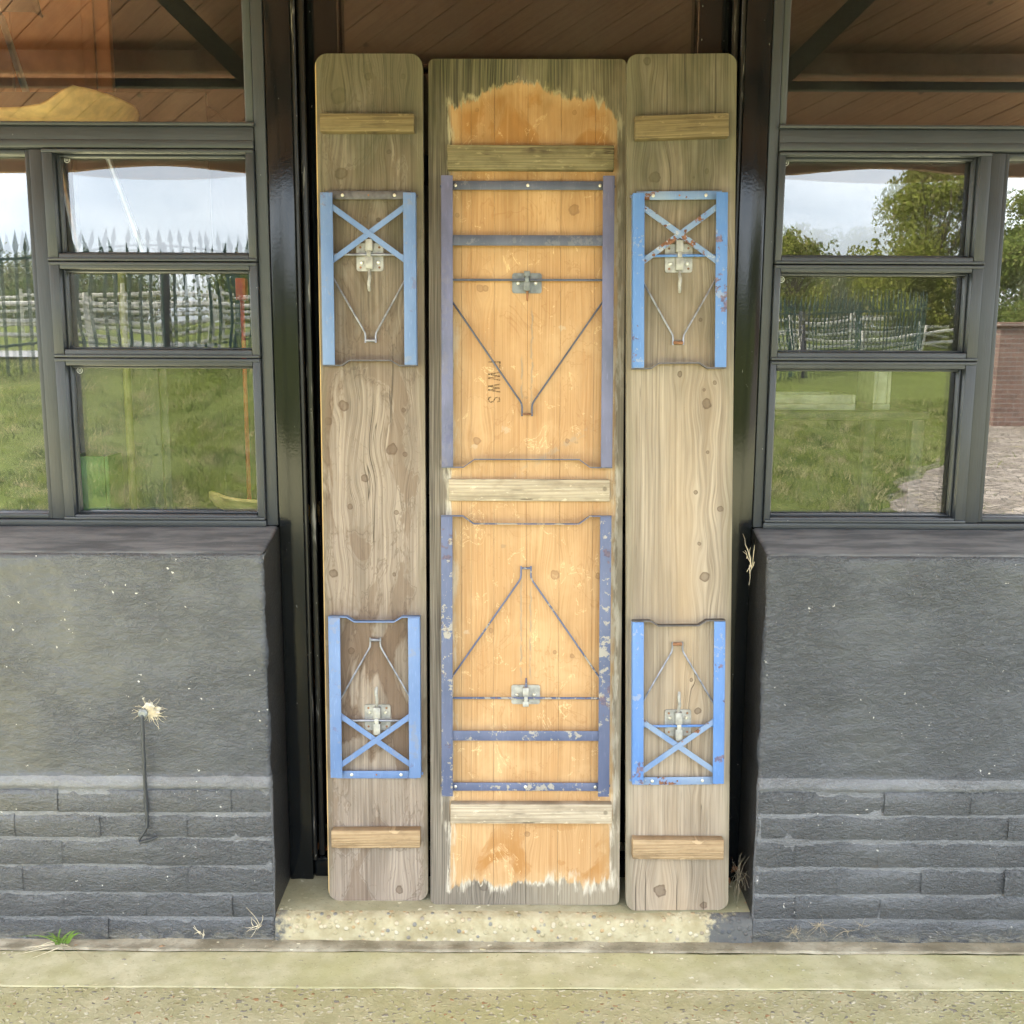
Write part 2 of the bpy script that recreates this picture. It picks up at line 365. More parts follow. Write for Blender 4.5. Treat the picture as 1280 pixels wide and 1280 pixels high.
M = {}
kL = [(-0.075, 2.06, 0.019), (-0.002, 2.105, 0.009), (0.085, 2.105, 0.006), (0.048, 1.925, 0.006), (-0.072, 1.872, 0.016), (0.02, 1.76, 0.006), (0.086, 1.535, 0.006),
      (-0.073, 1.30, 0.0135), (-0.112, 1.262, 0.009), (0.079, 1.29, 0.006), (0.048, 1.19, 0.0145), (0.081, 1.178, 0.006), (-0.022, 1.118, 0.010), (0.058, 1.03, 0.006),
      (-0.06, 1.045, 0.006), (-0.105, 0.873, 0.011), (0.05, 0.87, 0.005), (-0.062, 0.67, 0.009), (0.056, 0.03, 0.010)]
kR = [(-0.084, 2.135, 0.009), (-0.064, 1.862, 0.014), (0.062, 1.875, 0.005), (0.03, 1.86, 0.003), (0.105, 1.66, 0.009), (0.05, 1.517, 0.005), (0.0, 1.385, 0.006), (0.086, 1.362, 0.005), (0.066, 1.31, 0.012),
      (0.06, 1.345, 0.004), (0.07, 1.19, 0.005), (0.04, 1.09, 0.006), (0.102, 1.048, 0.008), (0.05, 0.96, 0.005), (0.065, 0.876, 0.0115), (0.033, 0.61, 0.005), (0.05, 0.53, 0.009), (0.035, 0.34, 0.005), (-0.045, 0.053, 0.016), (0.068, 0.014, 0.009)]
M['left_wood'] = wood_grey('weathered_brown_board', 11.0, (0.375, 0.312, 0.250), (0.205, 0.163, 0.127), kL, stain=1.0, algae_shade=0.86, tan_edge=True, ra=0.22)
M['right_wood'] = wood_grey('weathered_pale_board', 23.0, (0.42, 0.358, 0.278), (0.245, 0.198, 0.146), kR, stain=0.0, algae_shade=0.90, gold=0.65, ra=0.5, cracks=((-.0357, 1.93, 2.02), (.0075, 2.05, 2.10), (.0822, 1.9, 2.03), (-.083, .13, .06), (-.0013, .12, .05), (-.108, .10, .05)))
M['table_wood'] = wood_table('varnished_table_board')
M['cleat_tan'] = wood_cleat('tan_batten_wood', 3.0, (0.43, 0.315, 0.185), (0.27, 0.18, 0.095))
M['cleat_green'] = wood_cleat('mossy_batten_wood', 9.0, (0.20, 0.155, 0.08), (0.12, 0.09, 0.042))
M['cleat_pale'] = wood_cleat('pale_batten_wood', 15.0, (0.50, 0.43, 0.32), (0.33, 0.27, 0.185))
M['cleat_grey'] = wood_cleat('grey_batten_wood', 21.0, (0.225, 0.195, 0.11), (0.13, 0.11, 0.06))
M['blue_left'] = paint_steel('faded_blue_paint', (0.092, 0.165, 0.34), (0.135, 0.215, 0.40), 2.0, rust=0.12, chip=(0.22, 0.21, 0.20), chip_amt=0.35)
M['blue_right'] = paint_steel('chipped_blue_paint', (0.070, 0.175, 0.43), (0.105, 0.215, 0.47), 5.0, rust=0.34, chip=(0.34, 0.34, 0.34), chip_amt=0.45)
M['blue_rusty'] = paint_steel('rusty_blue_paint', (0.10, 0.185, 0.37), (0.19, 0.26, 0.38), 8.0, rust=0.85, chip=(0.40, 0.40, 0.40), chip_amt=0.6)
M['navy'] = paint_steel('slate_blue_paint', (0.082, 0.092, 0.155), (0.14, 0.145, 0.25), 13.0, rust=0.0, chip=(0.17, 0.16, 0.20), chip_amt=0.3)
M['navy_bar'] = paint_steel('dark_slate_paint', (0.055, 0.065, 0.10), (0.095, 0.105, 0.15), 14.0, rust=0.0, chip=(0.2, 0.2, 0.22), chip_amt=0.4)
M['navy_chip'] = paint_steel('chipped_navy_paint', (0.068, 0.088, 0.165), (0.10, 0.12, 0.205), 17.0, rust=0.2, chip=(0.34, 0.31, 0.25), chip_amt=0.85, chip_t=0.575)
M['steel'] = simple('bare_steel_rod', (0.24, 0.25, 0.29), 0.4, 0.6, 0.3, 60)
M['dark_steel'] = simple('dark_steel_bar', (0.10, 0.095, 0.10), 0.5, 0.4, 0.35, 40)
M['rust'] = simple('rusty_steel', (0.25, 0.12, 0.06), 0.8, 0.1, 0.4, 70, 0.0006)
M['zinc'] = simple('dull_zinc', (0.34, 0.335, 0.31), 0.5, 0.35, 0.25, 55, 0.0004)
M['zinc_dark'] = simple('grey_zinc', (0.19, 0.205, 0.205), 0.5, 0.4, 0.25, 55, 0.0004)
M['bolt'] = simple('bright_bolt', (0.62, 0.60, 0.52), 0.35, 0.6, 0.2, 80)

# paint on the building
def wall_paint(name, base, bumpy=1.0, fleck=1.0, rough=0.42):
    t = T(name); c0 = t.co(); X, Y, Z = t.sep(c0)
    v = t.vec(X, Y, Z * 2.0)
    n1 = t.noise(v, 26.0, 5, 0.62, 0.5); n2 = t.noise(v, 90.0, 5, 0.65, 0.8); n3 = t.noise(v, 5.0, 3)
    c = t.mix(n3.ss(0.3, 0.7), tuple(x * 0.86 for x in base), tuple(x * 1.12 for x in base))
    c = t.mix(n2.ss(0.55, 0.72) * 0.5, c, tuple(min(1, x * 1.8) for x in base)); c = t.mix(n2.ss(0.45, 0.30) * 0.45, c, tuple(x * 0.6 for x in base))  # relief highlights and crevice shade put into the paint colour
    fl = t.noise(t.vec(X, Y, Z), 75.0, 3, 0.6); ar = t.noise(c0, 7.0, 2)
    c = t.mix((fl + (ar - 0.5) * 0.3).ss(0.725, 0.745) * 0.8 * fleck, c, (0.62, 0.60, 0.55))
    # damp streaks, scuffs and splash dirt near the ground
    dp = t.noise(t.vec(X * 5.0, Y, Z * 1.3), 1.0, 4, 0.6); c = t.mix(dp.ss(0.52, 0.70) * 0.35, c, tuple(x * 0.62 for x in base))
    sc_ = t.noise(t.vec(X * 9.0, Y * 9, Z * 26.0), 1.0, 5, 0.7); c = t.mix(sc_.ss(0.66, 0.74) * 0.2, c, (0.15, 0.15, 0.15))
    sp = (Z + (n2 - 0.5) * 0.10 + (n1 - 0.5) * 0.10).ss(0.050, 0.0) * n1.ss(0.40, 0.58); c = t.mix(sp * 0.55, c, (0.27, 0.25, 0.19))
    amt = t.noise(t.vec(X * 3.0, Y, Z * 4.0), 1.0, 3).ss(0.30, 0.66) * 0.85 + 0.15; wr = (t.noise(t.vec(X * 1.0, Y, Z * 1.7), 34.0, 4, 0.6, 0.5) - 0.5).abs().ss(0.07, 0.0)
    h = n1 * 0.6 + (n2 * 0.6 + wr * 0.18) * amt
    return t.bsdf(c, t.val(rough) + (n2 - 0.5) * 0.25, t.bump(h, 1.0, 0.0066 * bumpy), spec=0.6)
M['wall'] = wall_paint('rough_grey_masonry_paint', (0.054, 0.058, 0.065), rough=0.32)
M['brick'] = wall_paint('thick_paint_on_brick', (0.058, 0.061, 0.065), 1.3, 0.9, 0.30)
M['lit_ledge'] = wall_paint('lit_ledge_paint', (0.135, 0.139, 0.146), 1.0, 1.2)  # lighter wall paint: light caught by ledge and brick joints, put into colour
M['reveal'] = wall_paint('black_reveal_paint', (0.022, 0.021, 0.020), 0.5, 0.5, 0.45)
t = T('dusty_sill_paint'); c0 = t.co(); X, Y, Z = t.sep(c0)
n = t.noise(t.vec(X * 6, Y * 30, Z * 30), 1.0, 4, 0.6); n2 = t.noise(c0, 90.0, 4, 0.6)
c = t.mix(n.ss(0.35, 0.65), (0.088, 0.092, 0.097), (0.175, 0.178, 0.178)); c = t.mix(n2.ss(0.72, 0.78) * 0.7, c, (0.5, 0.48, 0.44))
M['sill'] = t.bsdf(c, 0.65, t.bump(n2, 0.6, 0.002), spec=0.3)
def gloss_paint(name, base, rough, bump_d, brush=True, worn=0.0):
    t = T(name); c0 = t.co(); X, Y, Z = t.sep(c0)
    br = t.noise(t.vec(X * 300, Y * 300, Z * 14), 1.0, 3, 0.6); bl = t.noise(t.vec(X, Y, Z * 0.6), 240.0, 3, 0.6); lg = t.noise(t.vec(X * 40, Y * 40, Z * 5), 1.0, 3)
    c = t.mix(lg.ss(0.3, 0.7), tuple(x * 0.85 for x in base), tuple(x * 1.2 for x in base))
    fl = t.noise(t.vec(X * 130, Y * 130, Z * 60), 1.0, 2)
    c = t.mix(fl.ss(0.74, 0.78) * (0.4 + worn), c, (0.35, 0.34, 0.32))
    if worn:
        w = t.noise(t.vec(X * 90, Y * 90, Z * 7), 1.0, 4, 0.65); c = t.mix(w.ss(0.60, 0.70) * worn, c, (0.30, 0.29, 0.27))
    return t.bsdf(c, t.val(rough) + (lg - 0.5) * 0.15, t.bump(br * 0.5 + bl * 0.5, 0.6, bump_d), spec=0.34)
M['black_gloss'] = gloss_paint('black_gloss_paint', (0.006, 0.007, 0.008), 0.10, 0.0005)
M['black_worn'] = gloss_paint('worn_black_paint', (0.013, 0.013, 0.013), 0.3, 0.0012, worn=0.7)
def frame_paint(name, base, horiz):
    t = T(name); c0 = t.co(); X, Y, Z = t.sep(c0)
    a, b_ = (14, 260) if horiz else (260, 14)
    br = t.noise(t.vec(X * a, Y * 200, Z * b_), 1.0, 4, 0.6); lg = t.noise(c0, 6.0, 3)
    c = t.mix(lg.ss(0.3, 0.7), tuple(x * 0.9 for x in base), tuple(x * 1.15 for x in base))
    c = t.mix(br.ss(0.58, 0.75) * 0.25, c, tuple(x * 1.6 for x in base))
    c = t.mix(br.ss(0.34, 0.26) * 0.3, c, tuple(x * 0.5 for x in base))
    fl = t.noise(c0, 110.0, 2); c = t.mix(fl.ss(0.78, 0.81) * 0.6, c, (0.4, 0.4, 0.38))
    return t.bsdf(c, 0.42, t.bump(br, 0.5, 0.0012), spec=0.5)
M['frame_h'] = frame_paint('grey_window_paint_rails', (0.028, 0.032, 0.038), True)
M['frame_v'] = frame_paint('grey_window_paint_stiles', (0.026, 0.030, 0.036), False)
def glass(name, fac, tint=(0.97, 0.985, 0.975), dust=0.0):
    t = T(name); tr = t.tree.nodes.new('ShaderNodeBsdfTransparent'); tr.inputs[0].default_value = (*tint, 1)
    gl = t.tree.nodes.new('ShaderNodeBsdfGlossy'); gl.inputs['Roughness'].default_value = 0.0
    lw = t.tree.nodes.new('ShaderNodeFresnel'); lw.inputs['IOR'].default_value = fac
    mxs = t.tree.nodes.new('ShaderNodeMixShader')
    t.tree.links.new(lw.outputs[0], mxs.inputs[0]); t.tree.links.new(tr.outputs[0], mxs.inputs[1]); t.tree.links.new(gl.outputs[0], mxs.inputs[2])
    if dust:
        c0 = t.co(); X, Y, Z = t.sep(c0); sm_ = t.noise(t.vec(X * 4.0 + Z * 1.5, Y, Z * 2.2), 1.0, 4, 0.6); fn = t.noise(c0, 120.0, 2)
        df = t.tree.nodes.new('ShaderNodeBsdfDiffuse'); df.inputs[0].default_value = (.62, .62, .58, 1); m2 = t.tree.nodes.new('ShaderNodeMixShader')
        t.put(m2.inputs[0], sm_.ss(0.25, 0.75) * dust + fn.ss(0.70, 0.76) * dust * 0.8 + dust * 0.4)
        t.tree.links.new(mxs.outputs[0], m2.inputs[1]); t.tree.links.new(df.outputs[0], m2.inputs[2]); mxs = m2
    t.tree.links.new(mxs.outputs[0], t.out.inputs[0]); return t.m
M['glass'] = glass('window_glass', 2.0, dust=0.019)
M['glass_in'] = glass('inner_window_glass', 1.75)

# ------------------------------------------------------------------ ground
def pebble_concrete(name, base, pale, green, peb, scale, depth, con=0.8):
    t = T(name); c0 = t.co(); X, Y, Z = t.sep(c0); v = t.vec(X, Y * 1.0, Z)
    v = t.vec(X * 0.8 + (t.noise(v, 70.0, 2) - 0.5) * 0.02, Y + (t.noise(v, 55.0, 2) - 0.5) * 0.02, Z)
    big = t.noise(v, 2.2, 4, 0.6); med = t.noise(v, 14.0, 4, 0.6); fine = t.noise(v, 160.0, 4, 0.65)
    c = t.mix(med.ss(0.3, 0.7), tuple(x * 0.84 for x in base), pale)
    c = t.mix(big.ss(0.38, 0.66) * 0.75, c, green)
    d = t.voro(v, scale); cid = t.voro(v, scale, out='Color')
    r, g, b = t.sep(cid)
    on = (d.ss(0.40, 0.26)) * r.ss(1 - peb, 1 - peb + 0.05)
    pc = t.mix(g, (0.50, 0.45, 0.27), (0.80, 0.76, 0.58)); pc = t.mix(b.ss(0.88, 0.92), pc, (0.28, 0.26, 0.22)); pc = t.mix(g.ss(0.90, 0.94), pc, (0.44, 0.25, 0.12))
    c = t.mix(on * 0.95, c, pc); gap = d.ss(0.42, 0.55) * peb; c = t.mix(gap * 0.28, c, tuple(x * 0.6 for x in base))
    c = t.mix(fine.ss(0.62, 0.75) * 0.5, c, tuple(min(1, x * 1.4) for x in pale)); c = t.mix(fine.ss(0.42, 0.30) * 0.6, c, tuple(x * 0.45 for x in base))
    h = on * 1.0 + fine * 0.5 + med * 0.6
    return t.bsdf(c, 0.85, t.bump(h, 0.8, depth), spec=0.2)
M['apron'] = pebble_concrete('smooth_mossy_concrete', (0.46, 0.425, 0.25), (0.56, 0.525, 0.345), (0.40, 0.385, 0.18), 0.06, 110, 0.0015)
M['aggregate'] = pebble_concrete('exposed_aggregate_concrete', (0.52, 0.485, 0.265), (0.62, 0.58, 0.37), (0.47, 0.45, 0.205), 0.9, 95, 0.006)
M['step_top'] = pebble_concrete('step_concrete', (0.35, 0.32, 0.20), (0.44, 0.41, 0.28), (0.29, 0.275, 0.15), 0.10, 90, 0.0015)
M['strip'] = pebble_concrete('dirty_ledge_concrete', (0.25, 0.22, 0.15), (0.48, 0.44, 0.33), (0.17, 0.145, 0.09), 0.05, 90, 0.002)
t = T('worn_step_edge'); c0 = t.co(); X, Y, Z = t.sep(c0)
med = t.noise(c0, 20.0, 4, 0.6); fine = t.noise(c0, 150.0, 4, 0.6)
c = t.mix(med.ss(0.3, 0.7), (0.31, 0.265, 0.15), (0.45, 0.40, 0.26))
d = t.voro(c0, 62); cid = t.voro(c0, 62, out='Color'); r, g, b = t.sep(cid)
c = t.mix(d.ss(0.42, 0.25) * r.ss(0.35, 0.42) * 0.75, c, t.mix(b.ss(0.72, 0.8), t.mix(g, (0.56, 0.51, 0.39), (0.40, 0.25, 0.11)), (0.15, 0.16, 0.17)))
pm = (X + (t.noise(c0, 16.0, 5, 0.68) - 0.5) * 0.34)
blk = pm.ss(0.50, 0.55).max(pm.ss(-0.56, -0.63) * (med.ss(0.44, 0.54)))
c = t.mix(blk * 0.9, c, (0.072, 0.078, 0.088))
M['step_edge'] = t.bsdf(c, 0.8, t.bump(med + fine * 0.4 + d.ss(0.45, 0.2) * 0.6, 0.9, 0.004), spec=0.2)

def grid_obj(name, xs, ys, zf, mat, smooth='all', parent=None):
    vs = [(x, y, zf(x, y)) for y in ys for x in xs]; nx = len(xs)
    fs = [(j * nx + i, j * nx + i + 1, (j + 1) * nx + i + 1, (j + 1) * nx + i) for j in range(len(ys) - 1) for i in range(nx - 1)]
    return MB().add(vs, fs).build(name, mat, parent, smooth)
def nz3(x, y, z): return mnoise.noise(Vector((x, y, z)))

struct(MB().box(-9, 9, -3.4, 2.2430, -0.25, -0.0015, 0.0018).build('platform_paving', M['aggregate'], None, True))
xs = np.linspace(-2.2, 2.2, 221)
struct(grid_obj('concrete_apron', [-9] + list(xs) + [9], [2.2435, 2.2465] + list(np.linspace(2.25, 2.385, 14)) + [2.389, 2.392],
     lambda x, y: (-0.0018 if (y < 2.245 or y > 2.391) else 0.0) + 0.0022 * nz3(x * 5, y * 9, 1) + 0.0012 * nz3(x * 30, y * 30, 4), M['apron']))
struct(grid_obj('ledge_strip', [-9] + list(xs) + [9], [2.3935, 2.397] + list(np.linspace(2.402, 2.45, 7)),
     lambda x, y: (-0.001 if y < 2.394 else 0.0030) + 0.0035 * nz3(x * 4, y * 20, 7) + 0.0025 * nz3(x * 22, y * 40, 3), M['strip']))
# the doorstep: top sheet and a rounded worn front edge
st = MB(); prof = [(2.95, .0705), (2.60, .0700), (2.50, .069), (2.468, .0675), (2.452, .0645), (2.4435, .0585), (2.4385, .049), (2.437, .034), (2.4365, .018), (2.436, -.004)]
sx = np.linspace(-.6055, .6235, 124); vs = []
for x in sx:
    for k, (y, z) in enumerate(prof):
        a = 0.0035 * nz3(x * 7, z * 9, y * 5) + 0.0022 * nz3(x * 34, z * 60, y * 30)
        vs.append((x, y + (a if k > 2 else 0), z + (a * .7 if k < 7 else 0)))
n = len(prof)
fs = [(i * n + k, (i + 1) * n + k, (i + 1) * n + k + 1, i * n + k + 1) for i in range(len(sx) - 1) for k in range(n - 1)]
st.add(vs, fs); st.mi = [0 if (q % (n - 1)) < 3 else 1 for q in range(len(fs))]
struct(st.build('door_step', [M['step_top'], M['step_edge']], None, 'all'))

# ------------------------------------------------------------------ the building
bld = empty('pavilion_building', (0, 2.62, 0)); tag(bld, 'dark grey painted brick pavilion front with black framed doorway and multi pane windows', 'building')
def at(o): o.location = (-bld.location.x, -bld.location.y, -bld.location.z); return o      # parts are written in world metres

# low walls: brick plinth, rendered dado, sloping sill
ROWS = [(.004, .061), (.067, .130), (.136, .204), (.210, .278), (.284, .347), (.353, .409)]
def low_wall(sg, xin):
    plan = [(xin, 2.75), (xin, 2.60), (xin, 2.52), (xin, 2.47), (xin, 2.4585), (xin + .0012, 2.4525), (xin + .005, 2.4485), (xin + .010, 2.447)]
    plan += [(x, 2.447) for x in np.arange(xin + .017, 1.46, .0075)] + [(x, 2.447) for x in np.arange(1.6, 3.61, .25)]
    zs = [.0, .1, .2, .3, .400, .411, .416, .424, .436, .444, .450] + list(np.arange(.458, .995, .0085)) + [1.0, 1.008, 1.0135, 1.017]
    off = {.400: .0035, .411: .0, .416: -.008, .424: -.0095, .436: -.006, .444: -.002, 1.0: .0005, 1.008: .002, 1.0135: .006, 1.017: .012}
    vs = []; np_ = len(plan)
    for z in zs:
        zz = round(float(z), 4)
        for (x, y) in plan:
            a = 0.0048 * nz3(x * 9 * sg + 5, z * 14, 2.0) + 0.0020 * nz3(x * 34 * sg, z * 60, 9.0) + 0.0016 * nz3(x * 75 * sg, z * 120, 3.0)
            back = -.0052 if zz < .405 else off.get(zz, 0.0)
            if zz >= .411 and zz <= .45: a += 0.0035 * nz3(x * 16 * sg, z * 20, 5)
            if y > 2.455:
                z2 = z + max(0, (1.0145 + (y - 2.4535) * .232) - 1.017) * max(0, (z - .9) / .117)
                edge = max(0, 1 - (y - 2.4585) / .02); vs.append((sg * (x + (a * 1.3 * edge)), y, z2))
            else: vs.append((sg * x, y + back + a * (1.4 if x < xin + .02 else 1), z + (0.4 * a if zz > .4 else 0)))
    fs = [(j * np_ + i, j * np_ + i + 1, (j + 1) * np_ + i + 1, (j + 1) * np_ + i) for j in range(len(zs) - 1) for i in range(np_ - 1)]
    mb = MB().add(vs, fs)
    mb.mi = [1 if (q % (np_ - 1)) < 4 else (2 if .40 < zs[q // (np_ - 1)] < .44 else (2 if zs[q // (np_ - 1)] < .405 else 0)) for q in range(len(fs))]
    w = at(mb.build('wall', [M['wall'], M['reveal'], M['lit_ledge'], M['brick']], bld, 'all'))
    # sloping sill
    sp = [(2.4535, 1.010), (2.456, 1.0165), (2.463, 1.0205), (2.48, 1.0235), (2.52, 1.031), (2.56, 1.040), (2.60, 1.048), (2.626, 1.0545)]
    xs_ = [xin - .0, xin + .003, xin + .008, xin + .014] + list(np.arange(xin + .022, 1.46, .010)) + [1.6, 2.2, 3.6]; vs = []
    for i, x in enumerate(xs_):
        for (y, z) in sp:
            dz = (.010, .004, .001)[i] if i < 3 else 0
            a = 0.0022 * nz3(x * 14, y * 20, 4.0 + sg) + 0.0016 * nz3(x * 50, y * 50, 8.0)
            vs.append((sg * x, y + a * .5, z - dz + (a if y < 2.60 else 0)))
    k = len(sp); fs = [(i * k + q, i * k + q + 1, (i + 1) * k + q + 1, (i + 1) * k + q) for i in range(len(xs_) - 1) for q in range(k - 1)]
    MB().add(vs, fs).build('sill', M['sill'], w, 'all')
    # painted-over bricks of the plinth, each its own piece
    for r, (z0, z1) in enumerate(ROWS):
        x = xin + .0015 if r % 2 == 0 else xin + .0015
        first = True
        while x < 2.15:
            ln = (.102 if (r % 2 and first) else .2145) + random.uniform(-.006, .006); first = False
            x1 = x + ln; nx, nz_ = 11, 5; vs = []
            vj = random.choice((.02, .04, .08, .16)); proud = random.uniform(-.0015, .0022); tilt = random.uniform(-.006, .006); zo0 = random.uniform(-.002, .002); zo1 = random.uniform(-.002, .002)
            for layer in (0,):
                for j in range(nz_):
                    for i in range(nx):
                        fx = i / (nx - 1); fz = j / (nz_ - 1)
                        ex = min(i, nx - 1 - i); ez = min(j, nz_ - 1 - j)
                        gx = (0, .05, .12)[ex] if ex < 3 else None
                        px = x + ln * fx
                        if ex == 1: px = x + (.007 if i == 1 else ln - .007)
                        if ex == 2: px = x + (.012 if i == 2 else ln - .012)
                        pz = (z0 + zo0) + (z1 + zo1 - z0 - zo0) * fz
                        if ez == 1: pz = (z0 + zo0 + .004) if j == 1 else (z1 + zo1 - .0105)
                        rim = ((.0075 if j else .0018) if ez == 0 else (.0030 * vj if ex == 0 else (.0010 if ez == 1 else 0)))
                        a = 0.0022 * nz3(px * 26 * sg, pz * 34, r) + 0.0012 * nz3(px * 80, pz * 90, sg)
                        lean_edge = .0025 * max(0, 1 - (px - xin) / .02)
                        vs.append((sg * px, 2.4375 - proud + tilt * (fx - .5) + rim + a + lean_edge * 2, pz + 0.0025 * nz3(px * 22, pz * 10, sg * 3)))
            fs = [(j * nx + i, j * nx + i + 1, (j + 1) * nx + i + 1, (j + 1) * nx + i) for j in range(nz_ - 1) for i in range(nx - 1)]
            MB().add(vs, fs).build('brick', M['brick'], w, 'all')
            x = x1 - .0002
    return w
low_wall(-1, .6055); low_wall(1, .6235)

def pane_mesh(x0, x1, z0, z1, y, bulge, n=12):
    """a slightly bowed sheet of glass"""
    vs = []; tx = random.uniform(-1, 1) * .0012; tz = random.uniform(-1, 1) * .0012
    for j in range(n + 1):
        for i in range(n + 1):
            u = -1 + 2 * i / n; v = -1 + 2 * j / n
            x = x0 + (x1 - x0) * i / n; z = z0 + (z1 - z0) * j / n
            vs.append((x, y - bulge * (1 - u * u) * (1 - v * v) + tx * u * (x1 - x0) * .5 + 0.00010 * nz3(x * 6, z * 6, y * 9 + bulge * 999), z))
    fs = [(j * (n + 1) + i, j * (n + 1) + i + 1, (j + 1) * (n + 1) + i + 1, (j + 1) * (n + 1) + i) for j in range(n) for i in range(n)]
    return MB().add(vs, fs)
def ring(x0, x1, z0, z1, l, r, b, tp, y0, y1, bv=.003):
    """the four members of a rectangular frame, butted"""
    m = MB(); m.box(x0, x0 + l, y0, y1, z0, z1, bv); m.box(x1 - r, x1, y0, y1, z0, z1, bv)
    m.box(x0 + l, x1 - r, y0 + .0012, y1, z0, z0 + b, bv); m.box(x0 + l, x1 - r, y0 + .0012, y1, z1 - tp, z1, bv); return m
def moulded_v(xa, xb, z0, z1, yf):     # upright with a small bead line on its face
    m = MB(); m.box(xa, xb, yf, yf + .07, z0, z1, .0025); return m

def window(sg, c):
    """c: measured distances from the centre line"""
    X = lambda a: sg * a
    jam, s0, p0, p1, s1, m1, o0 = c       # jamb outer, sash stile start, pane start, pane end, sash end, mullion end, outer pane start
    w = MB(); w.box(X(jam), X(s0 - .001), 2.62, 2.69, 1.0565, 3.62, .003)
    wn = at(w.build('window', M['frame_v'], bld, True))
    def part(name, mb, mat='frame_h', par=wn, sm=True): return mb.build(name, M[mat], par, sm)
    part('mullion', MB().box(X(s1 + .001), X(m1), 2.617, 2.69, 1.0715, 1.990, .003), 'frame_v')
    part('mullion', MB().box(X(1.745), X(1.79), 2.617, 2.69, 1.0715, 3.62, .003), 'frame_v')
    part('bottom_rail', MB().box(X(s0), X(2.35), 2.614, 2.69, 1.0535, 1.0705, .003))
    tr = MB(); tr.box(X(s0 - .0005), X(1.744), 2.616, 2.69, 1.9915, 2.044, .003); tr.box(X(s0 - .004), X(1.7445), 2.606, 2.676, 2.0445, 2.0535, .003)
    tr.box(X(s0 - .0005), X(1.744), 2.6125, 2.63, 1.9925, 2.013, .004)
    part('transom', tr)
    part('transom_stile', MB().box(X(s0 - .0002), X(p0), 2.6245, 2.675, 2.0545, 3.60, .003), 'frame_v')
    bead = MB(); bead.box(X(p0 + .0002), X(p0 + .006), 2.645, 2.675, 2.0545, 3.60, .002); bead.box(X(p0 + .006), X(1.744), 2.644, 2.675, 2.0538, 2.0600, .002)
    part('glazing_bead', bead)
    # three stacked opening sashes
    for (z0, z1, bt, tp, bul) in ((1.7225, 1.9905, .0185, .010, -.00055), (1.4855, 1.7215, .0205, .0185, -.0003), (1.0715, 1.4845, .013, .0195, -.0003)):
        a, b_ = sorted((X(s0), X(s1)))
        li, ri = (p0 - s0, s1 - p1) if sg > 0 else (s1 - p1, p0 - s0)
        sash = part('sash', ring(a, b_, z0, z1, li, ri, bt, tp, 2.610, 2.664), 'frame_v')
        lip = MB(); lip.box(a + .001, b_ - .001, 2.6045, 2.6098, z0 + .0005, z0 + .0075, .0018)
        part('drip_bead', MB().box(a + .001, b_ - .001, 2.6065, 2.6098, z1 - .009, z1 - .0015, .0015))
        inn = ring(a + li + .0004, b_ - ri - .0004, z0 + bt + .0004, z1 - tp - .0004, .006, .006, .005, .006, 2.632, 2.655, .002)
        x0_, x1_ = a + li + .001, b_ - ri - .001
        part('sash_rail', lip); part('glazing_bead', inn)
        part('pane', pane_mesh(x0_, x1_, z0 + bt - .002, z1 - tp + .002, 2.6570, bul), 'glass', wn, 'all')
        part('pane', pane_mesh(x0_, x1_, z0 + bt - .002, z1 - tp + .002, 2.6700, -bul * 1.1), 'glass_in', wn, 'all')
    # fixed outer light and the tall light above
    a, b_ = sorted((X(m1 + .0005), X(1.744)))
    part('fixed_frame', ring(a, b_, 1.0715, 1.9905, .012, .012, .013, .012, 2.622, 2.664), 'frame_v')
    part('pane', pane_mesh(a + .01, b_ - .01, 1.08, 1.982, 2.655, .0002), 'glass', wn, 'all'); part('pane', pane_mesh(a + .01, b_ - .01, 1.08, 1.982, 2.668, -.0002), 'glass_in', wn, 'all')
    a, b_ = sorted((X(p0), X(1.744)))
    part('pane', pane_mesh(a, b_, 2.056, 3.6, 2.660, .0001), 'glass', wn, 'all')
    # beyond the picture: a rendered pier
    part('pier', MB().box(X(1.7905), X(3.6), 2.60, 2.80, 1.0565, 3.62, .004), 'wall')
    return wn
window(-1, (.6065, .636, .656, 1.129, 1.155, 1.189, 1.19)); window(1, (.6245, .650, .666, 1.143, 1.170, 1.207, 1.21))

M['etch'] = simple('etched_glass_mark', (.55, .56, .54), .8)
for (x_, z_) in ((-1.112, 1.452), (-1.112, 1.972), (.678, 1.972), (.680, 1.688), (1.222, 1.970)):
    m = MB(); k = 20
    vs = [(x_ + r_ * math.cos(6.283 * i / k), 2.6562, z_ + r_ * math.sin(6.283 * i / k)) for i in range(k) for r_ in (.0062, .0078)]
    m.add(vs, [(2 * i, 2 * i + 1, (2 * i + 3) % (2 * k), (2 * i + 2) % (2 * k)) for i in range(k)])
    for dz in (-.0022, .0004, .003): m.add([(x_ - .004, 2.6562, z_ + dz - .0005), (x_ + .004, 2.6562, z_ + dz - .0005), (x_ + .004, 2.6562, z_ + dz + .0006), (x_ - .004, 2.6562, z_ + dz + .0006)], [(0, 1, 2, 3)])
    wpar = [o for o in bpy.data.objects if o.name.startswith('window')][0 if x_ < 0 else 1]
    m.build('glass_mark', M['etch'], wpar)
